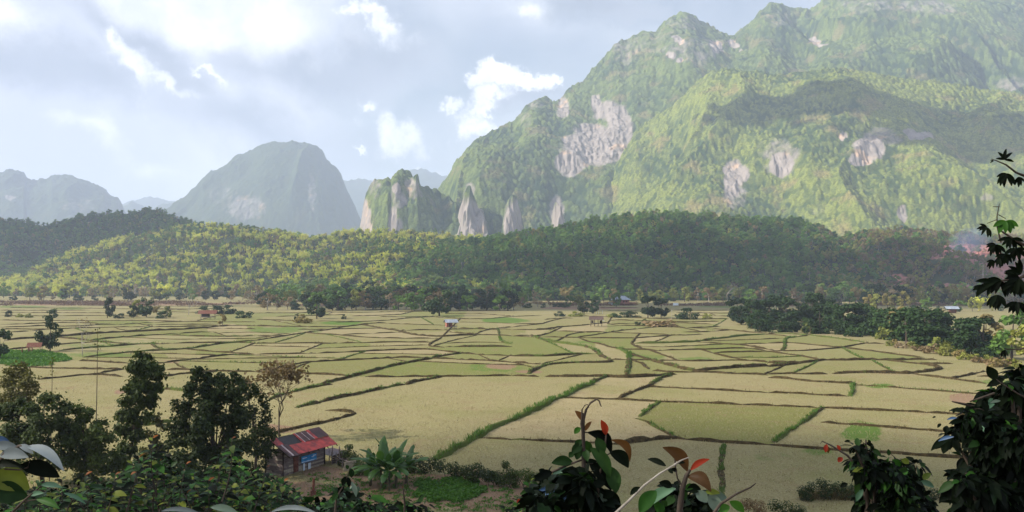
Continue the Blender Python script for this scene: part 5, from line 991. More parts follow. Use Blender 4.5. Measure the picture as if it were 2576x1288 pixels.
h3 = thing('field_hut', 'open stilt hut with a dark red roof on the left paddies', 'hut', gnd(523, 803), .2); stilts(h3, 7.6, 3.6, 1, 3.2, 4); m_ = MB(); m_.box((0, 0, 1.2), (8, 3.8, .15)); m_.build('floor', M['wood'], h3); gable(h3, 8.2, 4, 3.1, 5.0, .9, 'rust'); m_ = MB(); m_.box((-1.5, 1.6, 2.1), (4.6, .08, 1.7)); m_.build('wall', M['wood_dark'], h3); m_ = MB(); m_.box((0, -1.9, 1.8), (7.6, .06, .12)); m_.build('railing', M['wood'], h3)
h4 = thing('field_hut', 'low grey tin hut under trees at the far right', 'hut', gnd(2393, 788), -.1); stilts(h4, 6.6, 4, 0, 3.0, 3); gable(h4, 7.4, 4.4, 2.9, 4.6, .6, 'tin'); m_ = MB(); m_.box((1.0, .5, 1.5), (4, 2.6, 2.6)); m_.build('wall', M['rust'], h4)
h5 = thing('shed', 'tiny open brown shed under the feathery tree at left', 'shed', gnd(88, 889), .3); stilts(h5, 3.2, 2.2, 0, 1.9, 2); gable(h5, 3.4, 2.4, 1.9, 3.2, .3, ('rust', 'thatch'))
for i, (px, py) in enumerate([(55, 890), (72, 887), (80, 886)]):
    o = thing('fence_post', ['leftmost crooked stump post beside the crop patch', 'middle crooked stump post beside the crop patch', 'stump post nearest the tiny brown shed'][i], 'post', gnd(px, py)); m_ = MB(); m_.tube([(0, 0, -.1), (.1, 0, .9), (-.05, .1, 1.9)], [.22, .18, .10], 6); m_.build('shaft', M['rust'], o); m_ = MB(); m_.tube([(0, 0, 1.2), (.3, 0, 2.0)], [.08, .03], 5); m_.build('branch', M['rust'], o)
lf_ = thing('fence', 'long low brown pole fence behind the scrub mound', 'fence', gnd(1640, 814)); m_ = MB()
for k_ in range(12): m_.tube([(-9+1.6*k_, 0, -.1), (-9+1.6*k_, 0, 1.1)], .06, 5)
m_.build('posts', M['wood_dark'], lf_); m_ = MB(); m_.box((0, 0, .9), (18, .07, .1)).box((0, 0, .5), (18, .07, .1)); m_.build('rails', M['wood'], lf_)
gt = thing('gate', 'small white field gate below the two round trees', 'gate', gnd(1508, 790)); m_ = MB()
for x in (-2, -.6, 2): m_.tube([(x, 0, -.1), (x, 0, 2.2)], .09, 5)
m_.build('posts', M['banner_white'], gt); m_ = MB(); m_.box((0, 0, 1.5), (4, .06, .1)); m_.build('rail', M['wood'], gt)
sg = thing('sign_board', 'small blank whitish board in the far field', 'sign', gnd(1700, 772)); m_ = MB(); m_.box((0, 0, 2.2), (4.4, .12, 2.0)); m_.build('board', M['banner_white'], sg); m_ = MB(); m_.tube([(-1.8, 0, -.1), (-1.8, 0, 1.6)], .1, 5).tube([(1.8, 0, -.1), (1.8, 0, 1.6)], .1, 5); m_.build('posts', M['wood'], sg)
for px, py, hh, lab in [(1689, 804, 6, 'thin leaning pole right of the spreading tree pair'), (1714, 803, 4.4, 'short thin pole beside the rounded dark bush'), (2473, 776, 26, 'tall pale utility pole on the reddish slope')]:
    o = thing('pole', lab, 'pole', gnd(px, py) if px < 2000 else Vector(((px-CX)/F*840, 840, 12))); m_ = MB(); m_.tube([(0, 0, -1), (.1, 0, hh)], [.12 if px < 2000 else .35, .08 if px < 2000 else .25], 6); m_.build('shaft', M['bark_pale'], o); m_ = MB(); m_.box((.1, 0, hh*.93), (.9 if px > 2000 else .5, .1, .1)); m_.build('crossbar', M['wood'], o)
# ------------------------------------------------------------------ plants of the slope right before the camera
def fgmat(name, c0, c1, tr=.35, rough=.5, spec=.18):
    m_, t, out = mat(name); f = t.m('ADD', t.m('MULTIPLY', attr(t, 'tint'), .8), t.m('MULTIPLY_ADD', t.noise(pos(t), 14, 4), .6, -.2), clamp=True)
    col = t.mix(f, c0, c1); b = t.new('ShaderNodeBsdfPrincipled'); t.l.new(col, b.inputs['Base Color']); b.inputs['Roughness'].default_value = rough; b.inputs['Specular IOR Level'].default_value = spec
    tl = t.new('ShaderNodeBsdfTranslucent'); t.l.new(t.mix(.4, col, (1, 1, .3), 'MULTIPLY'), tl.inputs[0]); mx = t.new('ShaderNodeMixShader'); mx.inputs[0].default_value = tr
    t.l.new(b.outputs[0], mx.inputs[1]); t.l.new(tl.outputs[0], mx.inputs[2]); t.l.new(mx.outputs[0], out.inputs[0]); return m_
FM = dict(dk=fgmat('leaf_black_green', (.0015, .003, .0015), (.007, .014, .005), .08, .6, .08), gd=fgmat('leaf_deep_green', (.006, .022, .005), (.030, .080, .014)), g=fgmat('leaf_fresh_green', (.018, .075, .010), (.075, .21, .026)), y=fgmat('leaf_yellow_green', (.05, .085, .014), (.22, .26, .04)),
          r=fgmat('leaf_red', (.24, .022, .010), (.42, .050, .020), .45), o=fgmat('leaf_orange', (.20, .065, .015), (.42, .14, .03), .45), br=fgmat('leaf_bronze', (.06, .030, .010), (.17, .075, .022), .35), t=fgmat('leaf_teal', (.05, .13, .07), (.18, .33, .20), .2, .4, .4),
          b=fgmat('leaf_blue_sheen', (.05, .10, .20), (.13, .24, .42), .1, .35, .4), w=fgmat('leaf_grey_underside', (.10, .125, .13), (.24, .28, .29), .2, .6, .2), lb=fgmat('leaf_pale_grey_green', (.10, .15, .11), (.22, .29, .22), .25))  # bluish sheen on the leaves is painted in as base colour
def blade_leaf(mbx, p0, p1, w_, tint=.5, arch=.15, tilt=0.0, ns=11, serr=0.0, rg=None, fold=.28, eye=None):
    """one broad leaf with midrib fold from p0 (stalk) to p1 (tip); w_ is its full width"""
    p0 = Vector(p0); p1 = Vector(p1); ax = p1-p0; L = ax.length; ax.normalize(); mid = (p0+p1)/2; view = (eye-mid).normalized()
    sd = ax.cross(view).normalized(); nn = sd.cross(ax).normalized(); s_ = (sd*math.cos(tilt)+nn*math.sin(tilt)); n2 = s_.cross(ax).normalized()
    up = Vector((0, 0, 1)) - ax*ax.z; up = up.normalized() if up.length > .05 else nn
    V = []
    for i in range(ns):
        t = i/(ns-1); c = p0+ax*L*t+up*(arch*L*4*t*(1-t)*.5)
        pr = (math.sin(math.pi*min(1, t*.97+.015))**.75)*(1-.25*t)*w_/2*1.12
        if serr: pr *= 1+serr*(1 if i % 2 else -1)
        for k_ in (-1, -.5, 0, .5, 1): V.append(c+s_*pr*k_+n2*abs(k_)*pr*fold+n2*.02*w_*math.sin(i*2.2)*abs(k_))
    mbx.add([tuple(v) for v in V], [(i*5+j, i*5+j+1, i*5+j+6, i*5+j+5) for i in range(ns-1) for j in range(4)], tint)
def leaves_np(mbx, P, D, Nn, L, W, tint, droop=.25):
    """many folded leaves: start P, direction D, face Nn"""
    n = len(P); S_ = np.cross(D, Nn); S_ /= np.linalg.norm(S_, axis=1)[:, None]+1e-9; L = np.broadcast_to(L, (n,))[:, None]; W = np.broadcast_to(W, (n,))[:, None]
    ts = [0, .22, .5, .78, 1]; pr = [.04, .8, 1, .62, .02]; rows = []
    for t, q in zip(ts, pr):
        c = P+D*L*t-np.array([0, 0, 1.0])*L*droop*t*t
        rows += [c-S_*W*.5*q+Nn*W*.14*q, c, c+S_*W*.5*q+Nn*W*.14*q]
    V = np.stack(rows, 1).reshape(-1, 3); f = []
    for i in range(4):
        for j in range(2): f.append((i*3+j, i*3+j+1, i*3+j+4, i*3+j+3))
    Fc = (np.arange(n)[:, None, None]*15+np.array(f)[None]).reshape(-1, 4); mbx.add(V, Fc, np.repeat(tint, 8))
class Plant:
    def __init__(s, name, label, foot, cat='plant', seed=0):
        s.o = thing(name, label, cat, foot); s.b = Vector(foot); s.m = {}; s.st = MB(); s.rg = np.random.default_rng(seed)
    def mbx(s, k): return s.m.setdefault(k, MB())
    def loc(s, px, py, Y): return at(px, py, Y)-s.b
    def leaf(s, k, x0, y0, x1, y1, w_, Y, dy=None, tint=None, **kw):   # stalk and tip in photo pixels, width in photo pixels
        dy = s.rg.normal(0, .25)*math.hypot(x1-x0, y1-y0)*Y/F if dy is None else dy
        blade_leaf(s.mbx(k), s.loc(x0, y0, Y), s.loc(x1, y1, Y+dy), w_*Y/F, s.rg.random() if tint is None else tint, eye=Vector((0, 0, H))-s.b, **kw)
    def stem(s, pts, Y, r0, r1=None, k=6):
        n = len(pts); s.st.tube([s.loc(x, y, Y) if not isinstance(x, Vector) else x for x, y in pts], list(np.linspace(r0, r1 or r0*.5, n)), k)
    def sprig(s, px, py, Y, L, n, kinds, size, wd=.42, tipk=None, lean=None):
        rg = s.rg; tip = s.loc(px, py, Y); ln = rg.normal(0, .35) if lean is None else lean; base = tip+Vector((-ln*L+rg.normal(0, .1*L), rg.normal(0, .2)*L, -L)); bend = Vector((rg.normal(0, .06)*L, 0, 0)); ps = []
        for t in np.linspace(0, 1, 5): ps.append(base.lerp(tip, t)+bend*math.sin(t*math.pi))
        s.st.tube(ps, [.010*L+.004, .008*L+.004, .007, .005, .003], 5)
        by = {}
        for i in range(n):
            t = 1-.75*(i/n)**1.1; q = base.lerp(tip, t)+bend*math.sin(t*math.pi); a = i*2.4+rg.normal(0, .3)+s.rg.random()*.3; k_ = tipk if (tipk and i < 1) else kinds[rg.integers(0, len(kinds))]
            up = .9 if i < 2 else .25-.3*rg.random(); d = np.array([math.cos(a), math.sin(a)*.8, up]); d /= np.linalg.norm(d); nn = np.array([rg.normal(0, .3), rg.normal(0, .3)-.35, 1.0]); nn -= d*(nn@d); nn /= np.linalg.norm(nn)
            by.setdefault(k_, []).append((tuple(q), d, nn, size*(.65+.5*rg.random())*(.5 if i < 1 else .7 if i < 2 else 1), rg.random()))
        for k_, lst in by.items(): leaves_np(s.mbx(k_), np.array([l[0] for l in lst]), np.array([l[1] for l in lst]), np.array([l[2] for l in lst]), np.array([l[3] for l in lst]), np.array([l[3]*wd for l in lst]), np.array([l[4] for l in lst]), .3)
    def mass(s, blobs, Y, n, size, kinds, wd=.42, droop=.5, depth=.6):
        rg = s.rg; bl = [tuple(s.loc(x, y, Y+rg.normal(0, depth*.5)))+(r*Y/F, .95) for x, y, r in blobs]; P, d, kk = blob_points(bl, n, rg, .7)
        D = d*.6+rg.normal(0, .55, (n, 3)); D[:, 2] -= droop; D /= np.linalg.norm(D, axis=1)[:, None]; Nn = rg.normal(0, .6, (n, 3))+[0, -.5, .8]; Nn -= D*(D*Nn).sum(1)[:, None]; Nn /= np.linalg.norm(Nn, axis=1)[:, None]; c = rg.choice(len(kinds), n, p=np.array([q for _, q in kinds])/sum(q for _, q in kinds))
        for i, (k_, _) in enumerate(kinds):
            m_ = c == i
            if m_.any(): sz = size*(.55+.7*rg.random(m_.sum())); leaves_np(s.mbx(k_), P[m_], D[m_], Nn[m_], sz, sz*wd, rg.random(m_.sum()), .25)
        for b in bl: e = Vector(b[:3]); s.st.tube([Vector((e.x*.3, e.y*.3, min(0, e.z-1))), (e.x*.7, e.y*.7, e.z-.3*abs(e.z)*.3), e], [.03, .02, .006], 5)
    def done(s, names=None):
        nm = dict(r='young_red_leaves', o='orange_leaves', br='bronze_leaves', w='pale_leaves', b='pinnate_leaves')
        for k_, m_ in s.m.items():
            if m_.n: m_.build(nm.get(k_, 'leaves'), FM[k_], s.o, smooth=True)
        if s.st.n: s.st.build('stems', M['bark'], s.o, smooth=True)
        return s.o
def foot(px, Y): x = (px-CX)/F*Y; return Vector((x, Y, float(hillside(np.array(x), np.array(Y)))))
T2 = lambda x, y: (1288+x/4.0, 966+y/4.0)
# centre shrub with bronze and red shoots
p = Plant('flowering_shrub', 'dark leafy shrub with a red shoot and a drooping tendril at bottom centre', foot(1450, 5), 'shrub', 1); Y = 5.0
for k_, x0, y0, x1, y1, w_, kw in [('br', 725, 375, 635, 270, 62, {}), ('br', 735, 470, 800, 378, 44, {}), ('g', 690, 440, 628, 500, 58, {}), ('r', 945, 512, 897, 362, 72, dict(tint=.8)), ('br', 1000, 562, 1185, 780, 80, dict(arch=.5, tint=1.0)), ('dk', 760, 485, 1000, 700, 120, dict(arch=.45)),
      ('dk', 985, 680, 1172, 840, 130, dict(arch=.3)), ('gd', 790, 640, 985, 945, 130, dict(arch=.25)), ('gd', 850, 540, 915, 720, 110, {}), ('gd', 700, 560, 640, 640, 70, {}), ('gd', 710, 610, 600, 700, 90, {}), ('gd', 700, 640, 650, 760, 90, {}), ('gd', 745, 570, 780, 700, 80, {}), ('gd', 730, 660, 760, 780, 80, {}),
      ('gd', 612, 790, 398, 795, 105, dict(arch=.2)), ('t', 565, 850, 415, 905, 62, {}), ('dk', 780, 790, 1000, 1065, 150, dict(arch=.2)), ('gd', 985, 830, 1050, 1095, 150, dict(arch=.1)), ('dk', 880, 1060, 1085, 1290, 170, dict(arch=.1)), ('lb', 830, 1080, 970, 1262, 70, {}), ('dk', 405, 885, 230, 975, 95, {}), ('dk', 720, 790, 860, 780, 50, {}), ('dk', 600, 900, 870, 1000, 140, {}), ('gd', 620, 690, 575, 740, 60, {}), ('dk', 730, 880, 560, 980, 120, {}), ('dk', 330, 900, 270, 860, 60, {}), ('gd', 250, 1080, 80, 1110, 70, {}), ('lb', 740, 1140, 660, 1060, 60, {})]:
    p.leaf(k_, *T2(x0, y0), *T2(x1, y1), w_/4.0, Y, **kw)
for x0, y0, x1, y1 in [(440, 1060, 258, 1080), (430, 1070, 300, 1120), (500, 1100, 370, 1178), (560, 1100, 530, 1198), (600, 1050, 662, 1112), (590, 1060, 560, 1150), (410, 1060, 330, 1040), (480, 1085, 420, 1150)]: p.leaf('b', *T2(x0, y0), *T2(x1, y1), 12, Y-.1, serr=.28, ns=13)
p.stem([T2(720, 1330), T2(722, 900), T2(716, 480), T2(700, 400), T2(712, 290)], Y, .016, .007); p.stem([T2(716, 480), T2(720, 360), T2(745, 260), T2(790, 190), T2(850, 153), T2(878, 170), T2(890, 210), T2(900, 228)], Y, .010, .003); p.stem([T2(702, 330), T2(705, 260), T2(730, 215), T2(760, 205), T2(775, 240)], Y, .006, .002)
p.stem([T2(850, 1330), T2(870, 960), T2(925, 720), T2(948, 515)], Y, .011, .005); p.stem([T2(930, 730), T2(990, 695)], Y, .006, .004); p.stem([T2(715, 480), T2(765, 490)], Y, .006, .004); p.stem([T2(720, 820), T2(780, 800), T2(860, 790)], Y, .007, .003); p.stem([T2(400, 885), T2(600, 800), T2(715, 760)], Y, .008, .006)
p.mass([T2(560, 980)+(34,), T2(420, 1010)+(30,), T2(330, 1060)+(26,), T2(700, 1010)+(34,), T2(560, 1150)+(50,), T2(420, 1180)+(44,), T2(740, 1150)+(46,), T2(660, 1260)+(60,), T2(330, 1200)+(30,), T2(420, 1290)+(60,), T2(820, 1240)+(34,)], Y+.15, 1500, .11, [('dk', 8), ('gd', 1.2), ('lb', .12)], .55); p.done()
# shoot with bronze and red leaves, broad green leaves below
p = Plant('young_shrub', 'young shrub with one bronze and one red leaf above broad green leaves', foot(1700, 4.6), 'shrub', 2); Y = 4.6
for k_, x0, y0, x1, y1, w_, kw in [('br', 1765, 875, 1517, 637, 130, dict(arch=.35)), ('r', 1795, 868, 1988, 756, 62, dict(arch=.2, tint=.7)), ('br', 1768, 930, 2005, 1082, 130, dict(arch=.45, tint=.05)), ('t', 1645, 1050, 1365, 1245, 110, dict(arch=.25)), ('g', 1450, 1075, 1285, 1300, 150, dict(tint=.1)), ('g', 1738, 1062, 1840, 1020, 66, {}), ('gd', 1685, 1070, 1750, 1165, 80, {}), ('dk', 1610, 1035, 1480, 990, 80, {}),
      ('lb', 1850, 1080, 1965, 1190, 110, {}), ('lb', 1990, 1100, 2060, 1290, 130, {}), ('y', 1940, 1090, 2095, 1100, 60, dict(tint=.9)), ('lb', 2000, 1150, 2160, 1140, 100, {}), ('g', 2190, 1180, 2335, 1290, 90, dict(tint=.9)), ('g', 2190, 1230, 2080, 1290, 90, dict(tint=.9)), ('gd', 1500, 1180, 1560, 1230, 60, {}), ('dk', 1740, 790, 1650, 800, 30, {}), ('dk', 1620, 900, 1565, 850, 44, {}), ('dk', 1660, 880, 1600, 850, 44, {}), ('g', 1520, 1200, 1460, 1290, 120, dict(tint=.1)), ('dk', 1760, 1060, 1900, 1060, 100, {})]:
    p.leaf(k_, *T2(x0, y0), *T2(x1, y1), w_/4.0, Y, **kw)
p.stem([T2(1680, 1330), T2(1712, 1060), T2(1755, 920), T2(1792, 862)], Y, .020, .008); p.stem([T2(2010, 1330), T2(2100, 1205), T2(2250, 1110), T2(2400, 1040), T2(2452, 1000)], Y-.2, .010, .003); p.stem([T2(1640, 755), T2(1645, 850), T2(1665, 950), T2(1700, 1010)], Y, .005, .004)
p.mass([T2(1640, 1150)+(30,), T2(1750, 1200)+(34,), T2(1560, 1240)+(26,), T2(1850, 1230)+(30,), T2(1700, 1290)+(50,)], Y+.2, 420, .11, [('dk', 8), ('gd', 1)], .55); p.done()
p = Plant('dead_twig', 'pale slanting dead twig with two dark leaves between the centre shrubs', foot(1560, 4.0), 'twig', 3); Y = 4.0
p.stem([T2(1000, 1340), T2(1180, 1170), T2(1330, 1020), T2(1480, 905), T2(1630, 815)], Y, .008, .004); p.leaf('dk', *T2(1550, 825), *T2(1365, 755), 15, Y); p.leaf('dk', *T2(1290, 1040), *T2(1190, 1115), 15, Y); p.stem([T2(1630, 815), T2(1700, 770), T2(1780, 738)], Y, .006, .003); p.o['label'] = 'pale slanting dead twig with two dark leaves between the centre shrubs'
for k_, m_ in p.m.items(): m_.build('leaves', FM[k_], p.o, smooth=True)
p.st.build('stem', M['bark_pale'], p.o, smooth=True)
# shrub right of it
T3 = lambda x, y: (1932+x/4.0, 966+y/4.0)
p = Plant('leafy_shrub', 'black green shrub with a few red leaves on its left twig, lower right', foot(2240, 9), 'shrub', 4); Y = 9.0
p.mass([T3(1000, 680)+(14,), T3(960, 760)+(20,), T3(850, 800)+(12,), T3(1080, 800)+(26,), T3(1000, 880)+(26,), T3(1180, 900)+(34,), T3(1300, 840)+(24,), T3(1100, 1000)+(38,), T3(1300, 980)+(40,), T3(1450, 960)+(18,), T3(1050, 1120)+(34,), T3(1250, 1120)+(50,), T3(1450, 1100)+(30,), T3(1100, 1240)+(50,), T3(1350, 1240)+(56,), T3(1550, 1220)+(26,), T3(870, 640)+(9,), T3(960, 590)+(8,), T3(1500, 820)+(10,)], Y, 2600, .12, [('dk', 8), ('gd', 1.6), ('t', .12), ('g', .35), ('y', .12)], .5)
p.stem([T3(1000, 1330), T3(990, 900), T3(985, 560)], Y, .03, .008); p.stem([T3(1000, 1330), T3(950, 900), T3(800, 720), T3(640, 620), T3(545, 575), T3(525, 600)], Y, .02, .003); p.stem([T3(1250, 1200), T3(1400, 850), T3(1210, 680)], Y, .015, .003)
for k_, x0, y0, x1, y1, w_ in [('r', 590, 605, 580, 690, 44), ('br', 610, 630, 605, 695, 34), ('r', 695, 615, 725, 668, 34), ('r', 750, 740, 705, 785, 50), ('dk', 940, 560, 915, 610, 30), ('dk', 1010, 560, 1025, 610, 30), ('dk', 830, 575, 768, 580, 26), ('gd', 1215, 720, 1210, 655, 40), ('g', 1020, 900, 1140, 880, 60), ('g', 1060, 900, 1030, 950, 60), ('t', 1530, 980, 1670, 1040, 60), ('y', 1560, 960, 1640, 900, 60), ('t', 1380, 840, 1400, 900, 50), ('y', 1440, 900, 1510, 990, 44), ('t', 960, 1060, 890, 1180, 60), ('t', 1000, 1010, 1030, 1090, 50), ('lb', 1500, 1130, 1590, 1215, 30), ('y', 1340, 760, 1420, 800, 60), ('g', 1250, 760, 1330, 830, 60), ('dk', 800, 1000, 730, 1040, 50), ('lb', 1300, 1215, 1450, 1250, 20)]: p.leaf(k_, *T3(x0, y0), *T3(x1, y1), w_/4.0, Y-.4)
p.done()
# big dark tree at the right edge
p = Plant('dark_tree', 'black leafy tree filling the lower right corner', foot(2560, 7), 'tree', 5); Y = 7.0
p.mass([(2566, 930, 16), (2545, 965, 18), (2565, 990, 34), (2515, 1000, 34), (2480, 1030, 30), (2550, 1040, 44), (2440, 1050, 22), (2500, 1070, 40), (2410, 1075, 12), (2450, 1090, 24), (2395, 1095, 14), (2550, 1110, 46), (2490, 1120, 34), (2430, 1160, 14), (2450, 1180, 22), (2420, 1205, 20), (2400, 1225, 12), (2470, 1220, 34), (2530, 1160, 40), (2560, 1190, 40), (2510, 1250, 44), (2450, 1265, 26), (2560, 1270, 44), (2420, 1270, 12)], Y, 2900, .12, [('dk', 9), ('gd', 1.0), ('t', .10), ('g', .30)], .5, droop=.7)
for x0, y0, x1, y1, w_ in [(1830, 540, 1640, 670, 70), (1830, 580, 1760, 700, 80), (1960, 370, 1820, 400, 50), (2080, 210, 1980, 200, 20), (2130, 240, 2000, 250, 24), (1900, 240, 1860, 300, 24), (1800, 420, 1790, 500, 60), (1740, 400, 1705, 440, 30), (1690, 330, 1655, 340, 18), (1960, 740, 1900, 850, 40), (1900, 900, 1800, 960, 60), (1900, 1000, 1840, 1020, 60), (1820, 1150, 1720, 1180, 40), (1900, 1200, 1720, 1190, 30), (2240, 180, 2330, 190, 40)]: p.leaf('dk', *T3(x0, y0), *T3(x1, y1), w_/4.0, Y-.2)
for k_, x0, y0, x1, y1, w_ in [('b', 1870, 530, 1715, 575, 34), ('b', 1900, 340, 1800, 360, 26), ('lb', 2340, 170, 2235, 190, 30), ('g', 2500, 520, 2560, 600, 110), ('g', 2440, 460, 2520, 420, 60), ('g', 2030, 260, 2080, 290, 30), ('t', 2560, 640, 2500, 760, 60), ('t', 2280, 1100, 2330, 1180, 60), ('t', 1900, 900, 1960, 950, 50)]: p.leaf(k_, *T3(x0, y0), *T3(x1, y1), w_/4.0, Y-.4)
p.stem([(2590, 1400), (2590, 1100), (2600, 900)], Y, .07, .04); p.stem([(2580, 1150), (2500, 1050), (2440, 1020), (2395, 1010)], Y, .03, .006); p.stem([(2585, 1020), (2500, 990), (2440, 1010)], Y, .02, .006); p.stem([(2580, 1250), (2480, 1180), (2400, 1200)], Y, .03, .006); p.done()
# compound leaved branches hanging in at the right
p = Plant('hanging_branch', 'dark branches with compound leaves reaching in at the upper right edge', at(2640, 700, 5.2), 'branch', 6); Y = 5.2
def palm(cx_, cy_, n, L, a0, a1, k_='dk', w_=.29):
    for i in range(n):
        a = math.radians(a0+(a1-a0)*(i+.5)/n+p.rg.normal(0, 5)); l = L*(.75+.35*p.rg.random()); p.leaf(k_, cx_, cy_, cx_+l*math.cos(a), cy_-l*math.sin(a), l*w_, Y+p.rg.normal(0, .06), arch=.15)
for a in [(2527, 402, 5, 26, 190, -30), (2532, 436, 7, 34, 200, 330), (2562, 445, 4, 24, 230, 330), (2500, 405, 2, 12, 160, 230), (2483, 572, 7, 26, 150, 300), (2505, 615, 8, 32, 170, 330), (2545, 600, 8, 34, 190, 350), (2530, 640, 7, 32, 190, 340), (2556, 625, 6, 34, 200, 360), (2515, 650, 5, 28, 210, 330), (2500, 655, 4, 24, 190, 280), (2500, 712, 6, 44, 175, 250), (2520, 706, 6, 40, 170, 280), (2548, 712, 7, 40, 190, 350), (2508, 742, 8, 38, 220, 320), (2480, 722, 5, 34, 180, 240), (2565, 700, 6, 44, 150, 300), (2560, 760, 6, 40, 200, 320), (2568, 690, 5, 40, 90, 200), (2527, 880, 4, 22, 240, 300)]: palm(*a)
palm(2530, 556, 7, 34, 190, 350, 'g', .40)  # brighter leaf colour stands in for sunlight on this cluster
p.stem([(2640, 470), (2576, 442), (2556, 434), (2530, 414), (2506, 404), (2494, 400)], Y, .010, .002); p.stem([(2640, 660), (2576, 616), (2540, 595), (2509, 575)], Y, .010, .005); p.stem([(2518, 610), (2509, 572), (2508, 545), (2514, 512)], Y, .006, .002); p.stem([(2514, 520), (2498, 520)], Y, .003, .002); p.stem([(2509, 552), (2483, 562)], Y, .003, .002); p.stem([(2640, 700), (2585, 690), (2560, 702), (2520, 706), (2480, 722)], Y, .016, .004); p.stem([(2512, 540), (2530, 550)], Y, .003, .002); p.stem([(2590, 870), (2565, 880), (2530, 878)], Y, .008, .003)
p.done()
p = Plant('hanging_leaf', 'single dark heart shaped leaf on a thin stalk at the right', at(2600, 1010, 4.4), 'leaf', 7); p.leaf('dk', 2504, 955, 2483, 921, 26, 4.4, dy=0, tilt=.2); p.stem([(2504, 952), (2516, 962), (2532, 972), (2560, 990), (2600, 1010)], 4.4, .0025, .004); p.done()
# large leaves at the lower left
p = Plant('large_leaved_plant', 'plant with large pale grey leaves and one yellow green leaf at the left edge', foot(-40, 4.0), 'plant', 8); Y = 4.0
for k_, x0, y0, x1, y1, w_, kw in [('w', 66, 1124, 160, 1184, 26, dict(arch=.25, tilt=.3)), ('w', 48, 1120, 84, 1142, 16, {}), ('w', 0, 1146, 72, 1150, 30, dict(tint=.3)), ('w', -20, 1124, 48, 1128, 24, {}), ('b', -20, 1106, 24, 1112, 18, {}), ('y', -30, 1206, 74, 1230, 62, dict(arch=.3, tint=.7)), ('gd', -30, 1240, 70, 1250, 56, {}), ('dk', 50, 1170, 150, 1200, 40, {}), ('dk', -20, 1168, 60, 1176, 20, {}), ('t', 104, 1220, 156, 1226, 14, {}), ('t', 76, 1246, 110, 1240, 12, {}), ('t', 160, 1240, 216, 1268, 10, {}), ('g', 92, 1256, 150, 1280, 18, {}), ('w', 405, 1286, 512, 1298, 12, dict(arch=.2)), ('lb', 530, 1276, 600, 1292, 18, {}), ('w', 682, 1288, 802, 1294, 12, dict(arch=.2))]: p.leaf(k_, x0, y0, x1, y1, w_, Y, **kw)
p.stem([(-30, 1300), (-10, 1180), (12, 1140), (50, 1122), (66, 1124)], Y, .02, .006); p.stem([(12, 1180), (50, 1182), (70, 1176), (74, 1162)], Y, .005, .003); p.stem([(-20, 1340), (60, 1260), (104, 1222)], Y, .008, .003); p.stem([(60, 1260), (92, 1257)], Y, .004, .003); p.stem([(380, 1340), (405, 1278)], Y, .006, .003); p.stem([(640, 1340), (682, 1286)], Y, .006, .003); p.done()
# leafy undergrowth along the bottom left
def undergrowth(label, x0, x1, topfn, Y0, Y1, n, kinds, size, seed, tips=(), tipk='o'):
    pl = Plant('leafy_shrub', label, foot((x0+x1)/2, (Y0+Y1)/2), 'shrub', seed)
    for i in range(n):
        Y_ = Y0+(Y1-Y0)*pl.rg.random(); px = x0+(x1-x0)*pl.rg.random(); tp = topfn(px); py = tp+(1310-tp)*pl.rg.random()**1.3
        pl.sprig(px, py, Y_, .45+.5*pl.rg.random(), 11, kinds, size*(.8+.5*pl.rg.random()), tipk=tipk if pl.rg.random() < .012 else None)
    for px, py in tips: pl.sprig(px, py, Y0, .8, 12, kinds, size*1.15, tipk=tipk, lean=.1)
    xs = np.linspace(x0, x1, 9); pl.mass([(x, min(1300, topfn(x)+45), 26) for x in xs]+[(x, 1290, 36) for x in xs], Y1+.4, int(n*16), size*.85, [('dk', 6), ('gd', 2)], .5); pl.done()
und = lambda pts: (lambda x: float(np.interp(x, [q[0] for q in pts], [q[1] for q in pts])))
undergrowth('mixed green shrubs at the far bottom left with one orange tip', -30, 250, und([(0, 1235), (120, 1205), (250, 1195)]), 10, 14, 75, ['gd', 'g', 'dk', 'gd', 'y', 'dk'], .17, 21, [(216, 1195)])
undergrowth('green and yellow shrub with serrated leaves under the leaning tree', 240, 420, und([(240, 1210), (300, 1190), (345, 1140), (400, 1110), (420, 1150)]), 11, 15, 85, ['g', 'gd', 'y', 'gd', 'dk', 'dk', 'gd'], .18, 22, [(385, 1102), (350, 1150), (402, 1160), (290, 1195)])
undergrowth('leafy shrub with orange tips under the tall dense tree', 420, 600, und([(420, 1180), (470, 1165), (520, 1205), (570, 1110), (600, 1130)]), 11, 15, 90, ['gd', 'y', 'g', 'dk', 'gd', 'dk', 'gd'], .17, 23, [(582, 1106), (468, 1168), (525, 1210), (470, 1240)])
undergrowth('yellow green shrub in front of the red roofed shed', 590, 760, und([(590, 1150), (640, 1180), (680, 1175), (720, 1215), (760, 1240)]), 12, 16, 90, ['y', 'g', 'gd', 'gd', 'dk'], .18, 24, [(672, 1175), (715, 1210)])
undergrowth('dark green papaya like shrub at the bottom before the garden', 790, 890, und([(790, 1265), (830, 1250), (870, 1200), (890, 1255)]), 11, 14, 34, ['gd', 'dk', 'g', 'gd', 't'], .22, 25)
undergrowth('low green shrub at the bottom edge of the garden', 890, 1050, und([(890, 1270), (960, 1268), (1050, 1272)]), 10, 13, 30, ['g', 'gd', 'dk'], .17, 26)
undergrowth('yellowish green leaves left of the centre shrub', 1300, 1400, und([(1300, 1275), (1340, 1190), (1400, 1230)]), 7, 9, 26, ['y', 'gd', 'g'], .10, 27, [(1300, 1265)], 'r')
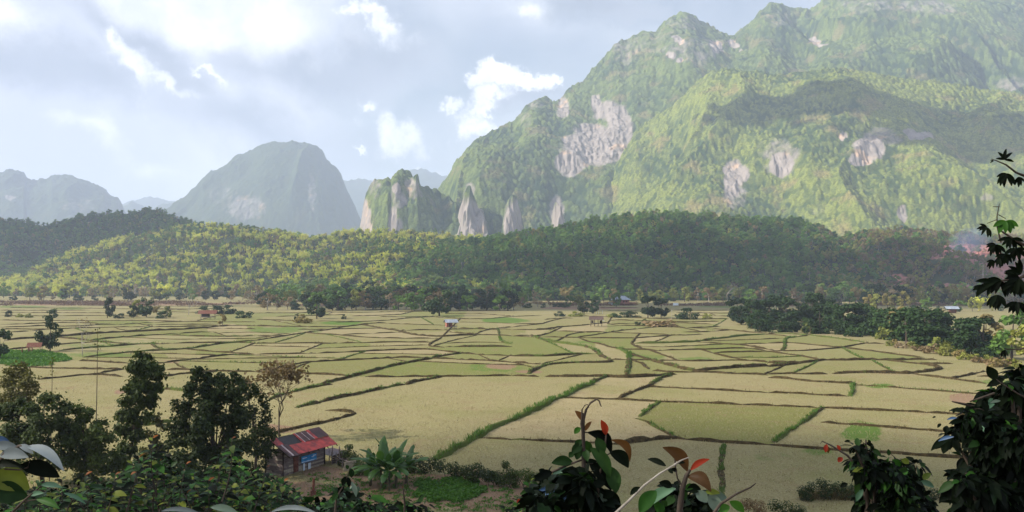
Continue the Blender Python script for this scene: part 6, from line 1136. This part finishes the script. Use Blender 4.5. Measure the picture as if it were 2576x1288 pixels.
p = Plant('sapling', 'thin upright sapling with a pale tip at the garden edge', foot(1016, 6), 'plant', 28); Y = 6.0; p.stem([(1018, 1330), (1018, 1265), (1014, 1232), (1012, 1226)], Y, .010, .003); p.leaf('br', 1012, 1230, 1013, 1222, 3, Y); p.leaf('dk', 1022, 1275, 1040, 1295, 18, Y); p.leaf('gd', 1018, 1290, 998, 1270, 12, Y); p.done()
p = Plant('seedling', 'tall thin dark leaved stem over the garden left of the bananas', foot(880, 8), 'plant', 29); Y = 8.0
for k_, x0, y0, x1, y1, w_ in [('dk', 872, 1198, 862, 1222, 14), ('dk', 874, 1200, 878, 1226, 12), ('gd', 882, 1178, 884, 1202, 14), ('gd', 876, 1180, 870, 1170, 9), ('dk', 866, 1225, 850, 1240, 14), ('lb', 884, 1212, 896, 1250, 12), ('gd', 850, 1240, 836, 1262, 14), ('dk', 870, 1235, 880, 1255, 14)]: p.leaf(k_, x0, y0, x1, y1, w_, Y)
p.stem([(840, 1330), (846, 1252), (862, 1225), (876, 1195), (880, 1178)], Y, .012, .003); p.done()
# ------------------------------------------------------------------ air
def haze(dens=.00013):
    m_, t, out = mat('haze_air'); v = t.new('ShaderNodeVolumePrincipled'); v.inputs['Color'].default_value = (.68, .79, 1, 1); v.inputs['Density'].default_value = dens; v.inputs['Anisotropy'].default_value = 0.0
    t.l.new(v.outputs[0], out.inputs['Volume'])
    g = MB(); g.box((500, 6400, 748), (27000, 13400, 1500)); S(g.build('haze', m_), 'stuff')
haze()

def smoke():
    m_, t, out = mat('smoke_blue'); v = t.new('ShaderNodeVolumePrincipled'); v.inputs['Color'].default_value = (.55, .68, 1, 1); v.inputs['Density'].default_value = .010
    t.l.new(v.outputs[0], out.inputs['Volume']); th = np.linspace(0, 2*math.pi, 40); ph = np.linspace(.01, math.pi-.01, 30); TH, PH = np.meshgrid(th, ph, indexing='ij')
    u = np.stack([np.cos(TH)*np.sin(PH), np.sin(TH)*np.sin(PH), np.cos(PH)], -1); r = 1+.45*fbm(u[..., 0]*2+5, u[..., 2]*2+u[..., 1], 4, 3); r[-1] = r[0]; P = u*r[..., None]*[26, 18, 22]; P[..., 0] += P[..., 2]*.5
    P += np.array(tuple(at(2435, 612, 1090))); S(grid_mesh('smoke', P, m_), 'stuff')
smoke()
